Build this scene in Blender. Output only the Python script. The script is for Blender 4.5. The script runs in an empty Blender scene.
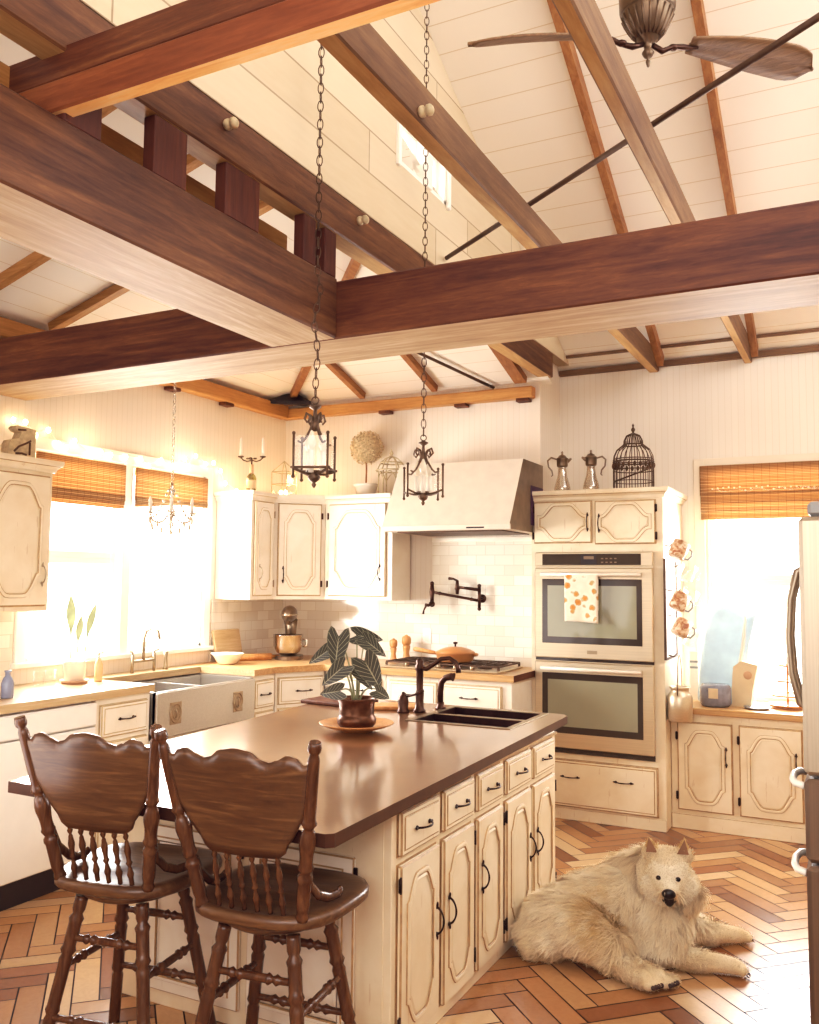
WORLD, P_LEFT, P_RIGHT, P_FILL, P_TOP, P_LOW, EXPO = 6.5, 250, 185, 90, 22, 20, -0.10
import bpy, bmesh, math, random
import numpy as np
from mathutils import Vector, Matrix, noise
PI = math.pi
R = math.radians
random.seed(7)
scene = bpy.context.scene
COL = scene.collection

# ------------------------------------------------------------------ mesh builder
class MB:
    def __init__(s):
        s.v = []; s.f = []; s.m = []; s.s = []
    def add(s, verts, faces, mat=0, smooth=False):
        o = len(s.v)
        s.v += [tuple(p) for p in verts]
        for i, f in enumerate(faces):
            s.f.append(tuple(o + k for k in f))
            s.m.append(mat if isinstance(mat, int) else mat[i])
            s.s.append(smooth)
        return s
    def box(s, x0, x1, y0, y1, z0, z1, mat=0, ch=0.0, cm=None):
        x0, x1 = min(x0, x1), max(x0, x1); y0, y1 = min(y0, y1), max(y0, y1); z0, z1 = min(z0, z1), max(z0, z1)
        if cm is None: cm = mat
        if ch <= 0:
            v = [(x, y, z) for x in (x0, x1) for y in (y0, y1) for z in (z0, z1)]
            return s.add(v, [(0, 1, 3, 2), (4, 6, 7, 5), (0, 4, 5, 1), (2, 3, 7, 6), (0, 2, 6, 4), (1, 5, 7, 3)], mat)
        c = min(ch, (x1 - x0) * .49, (y1 - y0) * .49, (z1 - z0) * .49)
        v = []; idx = {}
        X = (x0, x1); Y = (y0, y1); Z = (z0, z1)
        for i in (0, 1):
            for j in (0, 1):
                for k in (0, 1):
                    sx, sy, sz = (1 - 2 * i) * c, (1 - 2 * j) * c, (1 - 2 * k) * c
                    for a in range(3):
                        p = [X[i], Y[j], Z[k]]
                        for b, d in enumerate((sx, sy, sz)):
                            if b != a: p[b] += d
                        idx[(i, j, k, a)] = len(v); v.append(p)
        F = []; M = []
        for i in (0, 1):
            q = [(i, 0, 0, 0), (i, 0, 1, 0), (i, 1, 1, 0), (i, 1, 0, 0)]; F.append([idx[t] for t in (q if i == 0 else q[::-1])]); M.append(mat)
            q = [(0, i, 0, 1), (1, i, 0, 1), (1, i, 1, 1), (0, i, 1, 1)]; F.append([idx[t] for t in (q if i == 0 else q[::-1])]); M.append(mat)
            q = [(0, 0, i, 2), (0, 1, i, 2), (1, 1, i, 2), (1, 0, i, 2)]; F.append([idx[t] for t in (q if i == 0 else q[::-1])]); M.append(mat)
        for i in (0, 1):
            for j in (0, 1):
                F.append([idx[(i, j, 0, 0)], idx[(i, j, 1, 0)], idx[(i, j, 1, 1)], idx[(i, j, 0, 1)]]); M.append(cm)
                F.append([idx[(i, 0, j, 0)], idx[(i, 1, j, 0)], idx[(i, 1, j, 2)], idx[(i, 0, j, 2)]]); M.append(cm)
                F.append([idx[(0, i, j, 1)], idx[(1, i, j, 1)], idx[(1, i, j, 2)], idx[(0, i, j, 2)]]); M.append(cm)
                for k in (0, 1):
                    F.append([idx[(i, j, k, 0)], idx[(i, j, k, 1)], idx[(i, j, k, 2)]]); M.append(cm)
        return s.add(v, F, M)
    def prism(s, poly, plane, d0, d1, mat=0, side=None, smooth=False):
        n = len(poly); side = mat if side is None else side
        def P(a, b, d):
            return {'xy': (a, b, d), 'xz': (a, d, b), 'yz': (d, a, b)}[plane]
        v = [P(a, b, d0) for a, b in poly] + [P(a, b, d1) for a, b in poly]
        s.add(v, [tuple(range(n))[::-1], tuple(range(n, 2 * n))], mat)
        o = len(s.v) - 2 * n
        for i in range(n):
            j = (i + 1) % n
            s.f.append((o + i, o + j, o + n + j, o + n + i)); s.m.append(side); s.s.append(smooth)
        return s
    def tube(s, pts, r, n=8, mat=0, closed=False, cap=True, flat=None):
        pts = [Vector(p) for p in pts]; N = len(pts)
        rr = r if isinstance(r, (list, tuple)) else [r] * N
        T = []
        for i in range(N):
            a = pts[(i - 1) % N] if (closed or i > 0) else pts[i]
            b = pts[(i + 1) % N] if (closed or i < N - 1) else pts[i]
            t = (b - a); T.append(t.normalized() if t.length > 1e-9 else Vector((0, 0, 1)))
        up = Vector((0, 0, 1)) if abs(T[0].z) < .9 else Vector((1, 0, 0))
        u = T[0].cross(up).normalized()
        v = []
        for i in range(N):
            u = (u - T[i] * u.dot(T[i]))
            if u.length < 1e-6: u = T[i].orthogonal()
            u.normalize(); w = T[i].cross(u)
            for k in range(n):
                a = 2 * PI * k / n
                fx, fy = (1, 1) if flat is None else flat
                v.append(pts[i] + u * math.cos(a) * rr[i] * fx + w * math.sin(a) * rr[i] * fy)
        F = []
        for i in range(N if closed else N - 1):
            j = (i + 1) % N
            for k in range(n):
                l = (k + 1) % n
                F.append((i * n + k, i * n + l, j * n + l, j * n + k))
        s.add(v, F, mat, True)
        if cap and not closed:
            o = len(s.v) - len(v)
            s.f.append(tuple(o + k for k in range(n))[::-1]); s.m.append(mat); s.s.append(False)
            s.f.append(tuple(o + (N - 1) * n + k for k in range(n))); s.m.append(mat); s.s.append(False)
        return s
    def lathe(s, prof, c=(0, 0, 0), n=24, mat=0, smooth=True, sx=1, sy=1, a0=0, a1=None):
        full = a1 is None
        a1 = 2 * PI if full else a1
        N = n if full else n + 1
        v = []; 
        for r, z in prof:
            for k in range(N):
                a = a0 + (a1 - a0) * k / n
                v.append((c[0] + r * sx * math.cos(a), c[1] + r * sy * math.sin(a), c[2] + z))
        F = []
        for i in range(len(prof) - 1):
            for k in range(n):
                l = (k + 1) % N
                F.append((i * N + k, i * N + l, (i + 1) * N + l, (i + 1) * N + k))
        s.add(v, F, mat, smooth)
        if full:
            o = len(s.v) - len(v)
            if prof[0][0] > 1e-5: s.f.append(tuple(o + k for k in range(N))[::-1]); s.m.append(mat); s.s.append(False)
            if prof[-1][0] > 1e-5: s.f.append(tuple(o + (len(prof) - 1) * N + k for k in range(N))); s.m.append(mat); s.s.append(False)
        return s
    def ell(s, c, r, n=16, m=10, mat=0, rot=None):
        if not isinstance(r, (tuple, list)): r = (r, r, r)
        v = []; F = []
        for i in range(m + 1):
            th = PI * i / m
            for k in range(n):
                a = 2 * PI * k / n
                p = Vector((r[0] * math.sin(th) * math.cos(a), r[1] * math.sin(th) * math.sin(a), -r[2] * math.cos(th)))
                if rot is not None: p = rot @ p
                v.append(p + Vector(c))
        for i in range(m):
            for k in range(n):
                l = (k + 1) % n
                F.append((i * n + k, i * n + l, (i + 1) * n + l, (i + 1) * n + k))
        return s.add(v, F, mat, True)
    def strip(s, path, prof, closed=True, axis='xz', y=0.0, mats=None):
        """moulding swept along a 2-D closed path in the door plane; prof = [(offset inwards, height off the face)]"""
        N = len(path); v = []
        P = [Vector(p) for p in path]
        area = sum(P[i].x * P[(i + 1) % N].y - P[(i + 1) % N].x * P[i].y for i in range(N))
        sg = 1 if area > 0 else -1
        for i in range(N):
            a, b, c = P[(i - 1) % N], P[i], P[(i + 1) % N]
            t1 = (b - a).normalized(); t2 = (c - b).normalized()
            n1 = Vector((-t1.y, t1.x)) * sg; n2 = Vector((-t2.y, t2.x)) * sg
            nn = (n1 + n2); nn = nn.normalized() if nn.length > 1e-6 else n1
            k = 1 / max(.5, nn.dot(n1))
            for off, h in prof:
                q = b + nn * off * k
                v.append((q.x, y - h, q.y))
        K = len(prof); F = []; M = []
        for i in range(N):
            j = (i + 1) % N
            for k in range(K - 1):
                F.append((i * K + k, j * K + k, j * K + k + 1, i * K + k + 1)); M.append(mats[k] if mats else 0)
        return s.add(v, F, M, False)
    def xf(s, M):
        s.v = [tuple(M @ Vector(p)) for p in s.v]; return s
    def merge(s, o, M=None):
        k = len(s.v)
        s.v += [tuple(M @ Vector(p)) for p in o.v] if M is not None else o.v
        s.f += [tuple(k + i for i in f) for f in o.f]; s.m += o.m; s.s += o.s
        return s
    def mesh(s, name, mats, fix=True):
        me = bpy.data.meshes.new(name)
        me.from_pydata(s.v, [], s.f)
        for m in (mats if isinstance(mats, (list, tuple)) else [mats]): me.materials.append(m)
        me.polygons.foreach_set('material_index', s.m)
        me.polygons.foreach_set('use_smooth', s.s)
        if fix and len(s.f) < 60000:
            bm = bmesh.new(); bm.from_mesh(me)
            bmesh.ops.recalc_face_normals(bm, faces=bm.faces)
            bm.to_mesh(me); bm.free()
        me.update()
        return me

def obj(name, mb, mats, parent=None, loc=(0, 0, 0), rz=0, label=None, fix=True):
    o = bpy.data.objects.new(name, mb.mesh(name, mats, fix))
    COL.objects.link(o)
    o.location = loc; o.rotation_euler = (0, 0, rz)
    if parent is not None: o.parent = parent
    if label: o['label'] = label
    return o
def tag(o, label, cat, group=None, kind=None):
    o['label'] = label; o['category'] = cat
    if group: o['group'] = group
    if kind: o['kind'] = kind
    return o
def thing(name, label, cat, loc=(0, 0, 0), rz=0, group=None):
    o = bpy.data.objects.new(name, None); COL.objects.link(o)
    o.empty_display_size = .1
    o.location = loc; o.rotation_euler = (0, 0, rz)
    return tag(o, label, cat, group)
def solo(name, mb, mats, label, cat, loc=(0, 0, 0), rz=0, group=None, kind=None):
    return tag(obj(name, mb, mats, None, loc, rz), label, cat, group, kind)
def struct(name, mb, mats, loc=(0, 0, 0), parent=None):
    o = obj(name, mb, mats, parent, loc)
    if parent is None: o['kind'] = 'structure'
    return o
def copy_tree(o, parent=None):
    c = o.copy(); COL.objects.link(c); c.parent = parent
    for ch in list(o.children): copy_tree(ch, c)
    return c

# ------------------------------------------------------------------ camera solved from the photograph's vanishing lines
F_PX, YAW, PIT, ROL, CAM_H = 887.395, -0.471375, 0.0777372, -0.00922969, 1.6
cy, sy = math.cos(YAW), math.sin(YAW)
fw = Vector((sy * math.cos(PIT), cy * math.cos(PIT), math.sin(PIT)))
rt = Vector((cy, -sy, 0)); dn = fw.cross(rt)
r2 = rt * math.cos(ROL) + dn * math.sin(ROL); d2 = dn * math.cos(ROL) - rt * math.sin(ROL)
cd = bpy.data.cameras.new('camera'); cam = bpy.data.objects.new('camera', cd); COL.objects.link(cam)
m = Matrix.Identity(4)
for i in range(3):
    m[i][0] = r2[i]; m[i][1] = -d2[i]; m[i][2] = -fw[i]
m[2][3] = CAM_H
cam.matrix_world = m
cd.sensor_fit = 'VERTICAL'; cd.sensor_height = 36.0; cd.lens = 36.0 * F_PX / 1024.0
cd.clip_start = .05
scene.camera = cam

# ------------------------------------------------------------------ materials
def srgb(h):
    h = h.lstrip('#'); c = [int(h[i:i + 2], 16) / 255 for i in (0, 2, 4)]
    return tuple((x / 12.92 if x <= .04045 else ((x + .055) / 1.055) ** 2.4) for x in c) + (1,)
class NT:
    def __init__(s, name):
        s.mat = bpy.data.materials.new(name); s.mat.use_nodes = True
        s.t = s.mat.node_tree; s.b = s.t.nodes['Principled BSDF']; s.out = s.t.nodes['Material Output']
    def n(s, typ, **kw):
        nd = s.t.nodes.new(typ)
        for k, v in kw.items():
            if k in nd.inputs: nd.inputs[k].default_value = v
            else: setattr(nd, k, v)
        return nd
    def l(s, a, b): s.t.links.new(a, b)
    def coord(s, scale=(1, 1, 1), rnd=True, kind='Object'):
        tc = s.n('ShaderNodeTexCoord'); mp = s.n('ShaderNodeMapping'); mp.inputs['Scale'].default_value = scale
        s.l(tc.outputs[kind], mp.inputs['Vector'])
        if rnd:
            oi = s.n('ShaderNodeObjectInfo'); vm = s.n('ShaderNodeVectorMath', operation='SCALE')
            vm.inputs[0].default_value = (31.7, 17.3, 23.9); s.l(oi.outputs['Random'], vm.inputs['Scale'])
            s.l(vm.outputs[0], mp.inputs['Location'])
        return mp.outputs[0]
    def ramp(s, fac, stops):
        r = s.n('ShaderNodeValToRGB'); e = r.color_ramp.elements
        while len(e) < len(stops): e.new(.5)
        for i, (p, c) in enumerate(stops):
            e[i].position = p; e[i].color = srgb(c) if isinstance(c, str) else c
        s.l(fac, r.inputs['Fac']); return r.outputs['Color']
    def mix(s, fac, a, b, mode='MIX'):
        m = s.n('ShaderNodeMix', data_type='RGBA', blend_type=mode)
        for sock, val in ((m.inputs['Factor'], fac), (m.inputs[6], a), (m.inputs[7], b)):
            if hasattr(val, 'is_output'): s.l(val, sock)
            else: sock.default_value = srgb(val) if isinstance(val, str) else val
        return m.outputs[2]
    def math(s, op, a, b=None, c=None):
        m = s.n('ShaderNodeMath', operation=op)
        for i, v in enumerate((a, b, c)):
            if v is None: continue
            if hasattr(v, 'is_output'): s.l(v, m.inputs[i])
            else: m.inputs[i].default_value = v
        return m.outputs[0]
    def bump(s, h, strength=.2, dist=.01):
        b = s.n('ShaderNodeBump'); b.inputs['Strength'].default_value = strength; b.inputs['Distance'].default_value = dist
        s.l(h, b.inputs['Height']); s.l(b.outputs[0], s.b.inputs['Normal'])
    def noise(s, vec, scale, detail=4, dist=0, rough=.55):
        n = s.n('ShaderNodeTexNoise'); s.l(vec, n.inputs['Vector'])
        n.inputs['Scale'].default_value = scale; n.inputs['Detail'].default_value = detail
        n.inputs['Distortion'].default_value = dist; n.inputs['Roughness'].default_value = rough
        return n.outputs['Fac']
    def base(s, c): 
        if hasattr(c, 'is_output'): s.l(c, s.b.inputs['Base Color'])
        else: s.b.inputs['Base Color'].default_value = srgb(c) if isinstance(c, str) else c
    def set(s, **kw):
        for k, v in kw.items(): s.b.inputs[k.replace('_', ' ')].default_value = v
        return s
def plain(name, col, rough=.5, metal=0, var=.12, scale=14, **kw):
    t = NT(name); v = t.coord()
    n = t.noise(v, scale, 3)
    c = srgb(col); d = tuple(x * (1 - var) for x in c[:3]) + (1,); e = tuple(min(1, x * (1 + var * .6)) for x in c[:3]) + (1,)
    t.base(t.ramp(n, [(.3, d), (.7, e)]))
    t.set(Roughness=rough, Metallic=metal, **kw)
    return t.mat
def wood(name, cols, axis='X', stretch=14, scale=2.2, rough=.55, bump=.25, fine=True, spec=.4, mott=.3):
    t = NT(name)
    sc = [stretch, stretch, stretch]; sc['XYZ'.index(axis)] = 1.0
    v = t.coord(tuple(sc))
    n1 = t.noise(v, scale, 6, 1.2)
    v2 = t.coord((1, 1, 1)); n2 = t.noise(v2, 1.7, 3)
    sc3 = [70, 70, 70]; sc3['XYZ'.index(axis)] = 9.0
    n3 = t.noise(t.coord(tuple(sc3)), 1.0, 5, .6, .7)
    f = t.math('ADD', t.math('MULTIPLY', n1, .55), t.math('MULTIPLY', n2, .2))
    f = t.math('ADD', f, t.math('MULTIPLY', n3, mott))
    f = t.math('ADD', f, .25 * .5 - mott * .5)
    k = len(cols); 
    t.base(t.ramp(f, [(.30 + .4 * i / (k - 1), c) for i, c in enumerate(cols)]))
    t.set(Roughness=rough); t.b.inputs['Specular IOR Level'].default_value = spec
    t.bump(t.math('ADD', n1, t.math('MULTIPLY', n3, .5)), bump, .006)
    return t.mat
def emit(name, col, st):
    t = NT(name); t.base(col); t.b.inputs['Emission Color'].default_value = srgb(col); t.b.inputs['Emission Strength'].default_value = st
    return t.mat
def glass(name, tint='#ffffff', alpha=.25, rough=.02):
    t = NT(name); tr = t.n('ShaderNodeBsdfTransparent'); tr.inputs[0].default_value = srgb(tint)
    gl = t.n('ShaderNodeBsdfGlossy'); gl.inputs['Roughness'].default_value = rough
    lw = t.n('ShaderNodeLayerWeight'); lw.inputs['Blend'].default_value = .5
    f = t.math('ADD', t.math('MULTIPLY', t.math('POWER', lw.outputs['Facing'], 4.0), .45), alpha * .22)
    mx = t.n('ShaderNodeMixShader'); t.l(f, mx.inputs[0]); t.l(tr.outputs[0], mx.inputs[1]); t.l(gl.outputs[0], mx.inputs[2])
    t.l(mx.outputs[0], t.out.inputs['Surface'])
    return t.mat

def seams(t, axis, spacing, width, kind='Object'):
    """mask of thin lines every `spacing` metres along an axis of object space"""
    tc = t.n('ShaderNodeTexCoord'); sp = t.n('ShaderNodeSeparateXYZ'); t.l(tc.outputs[kind], sp.inputs[0])
    x = t.math('DIVIDE', sp.outputs['XYZ'.index(axis)], spacing)
    fr = t.math('FRACT', x)
    return t.math('LESS_THAN', fr, width / spacing), t.math('FLOOR', x)

def boards(name, col, line, axis, spacing, width, var=.05, rough=.6, bump=.35):
    t = NT(name); mask, fl = seams(t, axis, spacing, width)
    wn = t.n('ShaderNodeTexWhiteNoise', noise_dimensions='1D'); t.l(fl, wn.inputs['W'])
    v = t.coord((1, 1, 1), False); n = t.noise(v, 3, 4)
    c = srgb(col); d = tuple(x * (1 - var) for x in c[:3]) + (1,)
    f = t.math('ADD', t.math('MULTIPLY', wn.outputs['Value'], .5), t.math('MULTIPLY', n, .5))
    b = t.ramp(f, [(.2, d), (.8, c)])
    t.base(t.mix(mask, b, line)); t.set(Roughness=rough)
    t.bump(t.math('SUBTRACT', 1.0, mask), bump, .004)
    return t.mat

M = {}
def cream(name, c1, c2, edge):
    t = NT(name); v = t.coord()
    n = t.noise(v, 5, 5, .4); n2 = t.noise(t.coord((30, 30, 4)), 1.6, 4)
    b = t.ramp(n, [(.3, c2), (.62, c1)])
    t.base(t.mix(t.math('MULTIPLY', t.math('GREATER_THAN', n2, .68), .35), b, edge)); t.set(Roughness=.42)
    return t.mat
M['cream'] = cream('cream_paint', '#efe0c4', '#e4d0ae', '#c09a6c')
M['white_cab'] = cream('white_paint', '#f4ebdc', '#ece0cc', '#cdb592')
M['glaze'] = plain('brown_glaze', '#b8966a', .5, var=.3, scale=25)
M['glaze_dark'] = plain('dark_glaze', '#5c4029', .6, var=.3, scale=25)
M['glaze_soft'] = plain('soft_glaze', '#cdb48c', .5, var=.15, scale=25)
M['wall'] = boards('beadboard', '#eee4d6', '#e4d8c6', 'X', .045, .004, .03, bump=.15)
M['wall_y'] = boards('beadboard_side', '#eee2d2', '#e2d5c2', 'Y', .045, .004, .03, bump=.15)
M['wall_plain'] = plain('plaster', '#eee0ca', .7, var=.03, scale=4)
M['ceil'] = boards('ceiling_boards', '#f6eddf', '#dac7aa', 'Y', .150, .0045, .05, bump=.2)
M['ceil_lx'] = boards('low_ceiling_boards', '#f6efe2', '#dac9ae', 'X', .150, .004, .05, bump=.2)
M['trimw'] = plain('white_trim', '#f6efe2', .45, var=.03)
M['bright'] = plain('bright_white', '#fbf6ec', .4, var=.02)

def gable():
    t = NT('whitewashed_planks'); tc = t.n('ShaderNodeTexCoord'); sp = t.n('ShaderNodeSeparateXYZ'); t.l(tc.outputs['Object'], sp.inputs[0])
    cb = t.n('ShaderNodeCombineXYZ'); t.l(sp.outputs[1], cb.inputs[0]); t.l(sp.outputs[2], cb.inputs[1])
    br = t.n('ShaderNodeTexBrick'); t.l(cb.outputs[0], br.inputs['Vector'])
    br.inputs['Scale'].default_value = 1; br.inputs['Brick Width'].default_value = 1.15; br.inputs['Row Height'].default_value = .205
    br.inputs['Mortar Size'].default_value = .004; br.inputs['Mortar Smooth'].default_value = 0
    br.inputs['Color1'].default_value = srgb('#dccbae'); br.inputs['Color2'].default_value = srgb('#c8b28e'); br.inputs['Mortar'].default_value = srgb('#927655')
    br.offset = .37
    n = t.noise(t.coord((3, 3, 20), False), 1.5, 4)
    t.base(t.mix(t.math('MULTIPLY', n, .35), br.outputs['Color'], '#e8dac0')); t.set(Roughness=.6)
    return t.mat
M['gable'] = gable()
def tiles():
    t = NT('backsplash_tile'); tc = t.n('ShaderNodeTexCoord'); sp = t.n('ShaderNodeSeparateXYZ'); t.l(tc.outputs['Object'], sp.inputs[0])
    cb = t.n('ShaderNodeCombineXYZ'); t.l(t.math('ADD', sp.outputs[0], sp.outputs[1]), cb.inputs[0]); t.l(sp.outputs[2], cb.inputs[1])
    br = t.n('ShaderNodeTexBrick'); t.l(cb.outputs[0], br.inputs['Vector'])
    br.inputs['Scale'].default_value = 1; br.inputs['Brick Width'].default_value = .15; br.inputs['Row Height'].default_value = .075
    br.inputs['Mortar Size'].default_value = .0022
    br.inputs['Color1'].default_value = srgb('#f6f0e4'); br.inputs['Color2'].default_value = srgb('#dfd5c4'); br.inputs['Mortar'].default_value = srgb('#d6c9b3')
    n = t.noise(t.coord((1, 1, 1), False), 9, 5, 1.5)
    t.base(t.mix(t.math('MULTIPLY', n, .4), br.outputs['Color'], '#e6dccb')); t.set(Roughness=.12)
    t.bump(br.outputs['Fac'], -.3, .003)
    return t.mat
M['tile'] = tiles()
for ax in 'XY':
    M['beam' + ax] = wood('dark_beam_' + ax, ['#2e1210', '#4c2519', '#673c24', '#875a35'] if ax == 'X' else ['#33190f', '#543321', '#6f4a2e', '#8d6640'], ax, 16, 1.1, .5)
    M['beamund' + ax] = wood('beam_underside_' + ax, ['#97795a', '#b89a76', '#d6c0a0'], ax, 16, 1.2, .6, .15, spec=.3)  # lighter base stands in for window light reflected by the undersides
    M['joist' + ax] = wood('joist_' + ax, ['#4e3526', '#705238', '#8b6c4a'], ax, 16, 1.3, .6)
    M['trim' + ax] = wood('fir_trim_' + ax, ['#9a6836', '#bf8a4f', '#d8a768'], ax, 14, 1.5, .5)
M['redX'] = wood('red_timber', ['#5a2a18', '#7c4527', '#9a5f38'], 'X', 14, 1.4, .55)
M['redlit'] = wood('red_timber_lit_underside', ['#e89a50', '#ffc880', '#ffe0b0'], 'X', 10, 2, .5)  # pale orange base puts the lit look of the underside into the colour
M['post'] = wood('stub_post', ['#3c1a14', '#562a1c', '#6c3a24'], 'Z', 14, 1.5, .55)
M['rafter'] = wood('rafter_wood', ['#74492a', '#98683e', '#b18250'], 'Y', 14, 1.5, .55)
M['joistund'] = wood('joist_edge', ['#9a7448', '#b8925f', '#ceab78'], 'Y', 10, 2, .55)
M['oak'] = wood('chair_oak', ['#38231a', '#5d4029', '#866543'], 'X', 10, 3.5, .3, .12, spec=.6, mott=.2)
M['oakz'] = wood('chair_oak_turned', ['#331d12', '#573620', '#7b5537'], 'Z', 10, 3.5, .26, .1, spec=.6, mott=.15)
M['butcher'] = wood('butcher_block', ['#b3936a', '#c9ab82', '#dcc4a0'], 'Y', 22, 1.6, .3, .08)  # paler than the other block wood to paint in window bloom
M['butcherx'] = wood('butcher_block_x', ['#a87c4c', '#c49a68', '#d9b688'], 'X', 22, 1.6, .3, .08)
M['darkwood'] = wood('endgrain', ['#3c1d10', '#5a3018', '#774726'], 'Y', 10, 2, .5)
M['board'] = wood('board_wood', ['#6a4022', '#8d5c34', '#a9784a'], 'X', 16, 2.5, .4, .1)
M['lightwood'] = wood('light_wood', ['#b5773f', '#cf935a', '#e0ad78'], 'Z', 10, 3, .4, .08)
M['black'] = plain('oil_rubbed_bronze', '#33241b', .38, .7, var=.3)
M['iron'] = plain('wrought_iron', '#5c4838', .5, .6, var=.3)
M['ironlight'] = plain('aged_iron', '#6a5644', .45, .7, var=.3)
M['copper'] = plain('hammered_copper', '#5a3a26', .32, .75, var=.35, scale=40)
M['copperdark'] = plain('dark_copper', '#3a211a', .4, .6, var=.35, scale=30)
M['bronze'] = plain('bronze', '#4a3226', .3, .75, var=.3)
M['pewter'] = plain('pewter', '#8b7a66', .3, .85, var=.2)
M['chrome'] = plain('chrome', '#d8d2c8', .12, 1, var=.05)
M['nickel'] = plain('aged_nickel', '#a8977e', .35, .8, var=.15)
def steel(name, col, axis, rough=.28):
    t = NT(name); sc = [180, 180, 180]; sc['XYZ'.index(axis)] = 1
    n = t.noise(t.coord(tuple(sc)), 1, 3)
    c = srgb(col); d = tuple(x * .86 for x in c[:3]) + (1,)
    t.base(t.ramp(n, [(.3, d), (.7, c)])); t.set(Roughness=rough, Metallic=.85); t.bump(n, .05, .001)
    return t.mat
M['steel'] = steel('brushed_steel', '#d9c9ae', 'X', .34)
M['steelside'] = steel('fridge_steel', '#b3a693', 'Z', .42)
M['steelshaded'] = steel('fridge_steel_shaded', '#7d6a58', 'Z', .45)  # darker copy of the fridge steel, shadow on the drawers painted in
M['handlebar'] = plain('satin_handle', '#efe6d6', .35, .25, var=.03)
M['crystal'] = plain('crystal', '#d9c9ae', .12, .3, var=.25, scale=60)
M['fanmetal'] = plain('fan_bronze', '#6a5846', .35, .8, var=.25)
M['topedge'] = plain('worktop_edge', '#503528', .3, .4, var=.2)
M['steelsink'] = steel('sink_steel', '#c9c3ba', 'Y', .34)
M['ovenreflect'] = plain('oven_glass_reflection', '#94937c', .06, 0, var=.06, scale=3)  # grey-green base paints the reflected room into the glass
M['ovenblack'] = plain('oven_black_glass', '#3c332b', .12, 0, var=.1)
M['rubber'] = plain('black_rubber', '#16120f', .7, var=.2)
M['dwwhite'] = plain('appliance_white', '#f5f1ea', .25, var=.02)
M['toe'] = plain('toe_kick_black', '#1c1216', .5, var=.3)
M['glass'] = glass('clear_glass', '#ffffff', .25)
M['wglass'] = glass('window_glass', '#ffffff', .1)
M['carafe'] = glass('smoky_glass', '#e6dccb', 1.2)
M['greengl'] = glass('green_bottle_glass', '#b9b894', .8)
M['bluegl'] = glass('blue_glass', '#8fa3b8', .3)
M['candle'] = plain('wax', '#f7efe0', .5, var=.03)
M['bulb'] = emit('warm_bulb', '#ffd9a0', 22)
M['bulbdim'] = plain('frosted_bulb', '#f2e6cf', .3, var=.03)
M['ceramic'] = plain('white_ceramic', '#efe6d8', .25, var=.04)
M['terracotta'] = plain('blush_terracotta', '#d2a888', .6, var=.1)
M['orangepan'] = plain('orange_enamel', '#c98a55', .32, var=.08)
M['ivory'] = plain('ivory_paint', '#dccfbd', .5, var=.05)
M['leafg'] = plain('window_plant_leaf', '#cfe0b4', .5, var=.2)  # leaf green paled to imitate the window bloom washing over it
M['soap'] = plain('amber_soap', '#e6bd90', .25, var=.1)  # amber lightened, bloom from the window put into the colour
M['cardboard'] = plain('paper_label', '#e0caa6', .7, var=.05)
M['purple'] = plain('dark_filter', '#3a1840', .5, var=.2)
M['grey'] = plain('grey_plastic', '#8a8a88', .4, var=.08)
M['redink'] = plain('red_ink', '#a05a50', .5, var=.1)
M['deadflower'] = plain('dried_hydrangea', '#dcc6a0', .8, var=.35, scale=40)
M['verdigris'] = plain('weathered_cream_metal', '#cdbb98', .6, .2, var=.3, scale=30)
def shade():
    t = NT('woven_shade'); mask, fl = seams(t, 'Z', .011, .004)
    mx, f2 = seams(t, 'Y', .052, .004); mx2, f3 = seams(t, 'X', .052, .004)
    wn = t.n('ShaderNodeTexWhiteNoise', noise_dimensions='1D'); t.l(fl, wn.inputs['W'])
    b = t.ramp(wn.outputs['Value'], [(.0, '#a8855c'), (.5, '#c9a074'), (1, '#dcbb92')])
    b = t.mix(mask, b, '#8a6540')
    b = t.mix(t.math('MULTIPLY', t.math('MAXIMUM', mx, mx2), .5), b, '#755232')
    t.base(b); t.set(Roughness=.8)
    tl = t.n('ShaderNodeBsdfTranslucent'); t.l(b, tl.inputs['Color'])
    ms = t.n('ShaderNodeMixShader'); ms.inputs[0].default_value = .42
    t.l(t.b.outputs[0], ms.inputs[1]); t.l(tl.outputs[0], ms.inputs[2]); t.l(ms.outputs[0], t.out.inputs['Surface'])
    return t.mat
M['shade'] = shade()
def counter():
    t = NT('copper_top'); v = t.coord()
    n = t.noise(v, 1.6, 4, .3); n2 = t.noise(v, 60, 2)
    t.base(t.ramp(n, [(.25, '#8a6342'), (.55, '#9c744f'), (.8, '#ad865e')]))  # base lighter than the edge, painting reflected light onto the top
    t.set(Metallic=.45, Roughness=.3, Coat_Weight=1.0, Coat_Roughness=.14, Coat_IOR=2.1)
    t.bump(n2, .06, .002)
    return t.mat
M['islandtop'] = counter()
def floral():
    t = NT('floral_towel'); v = t.coord((1, 1, 1))
    vo = t.n('ShaderNodeTexVoronoi'); t.l(v, vo.inputs['Vector']); vo.inputs['Scale'].default_value = 17; 
    n = t.noise(v, 25, 4, 1)
    d = t.math('ADD', vo.outputs['Distance'], t.math('MULTIPLY', n, .45))
    t.base(t.ramp(d, [(.0, '#b06028'), (.46, '#cf8a42'), (.58, '#bfa878'), (.66, '#f0e4d0'), (1, '#eadcc4')])); t.set(Roughness=.9)
    return t.mat
M['towel'] = floral()
def vcol(name, rough, attr='col', bumpn=None, var=.25):
    t = NT(name); a = t.n('ShaderNodeAttribute', attribute_name=attr)
    n = t.noise(t.coord((1, 1, 1), False), 22, 5, 2)
    dark = t.mix(1.0, a.outputs['Color'], (.55, .5, .48, 1), 'MULTIPLY')
    t.base(t.mix(t.math('MULTIPLY', n, var * 2), a.outputs['Color'], dark)); t.set(Roughness=rough)
    return t
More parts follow.
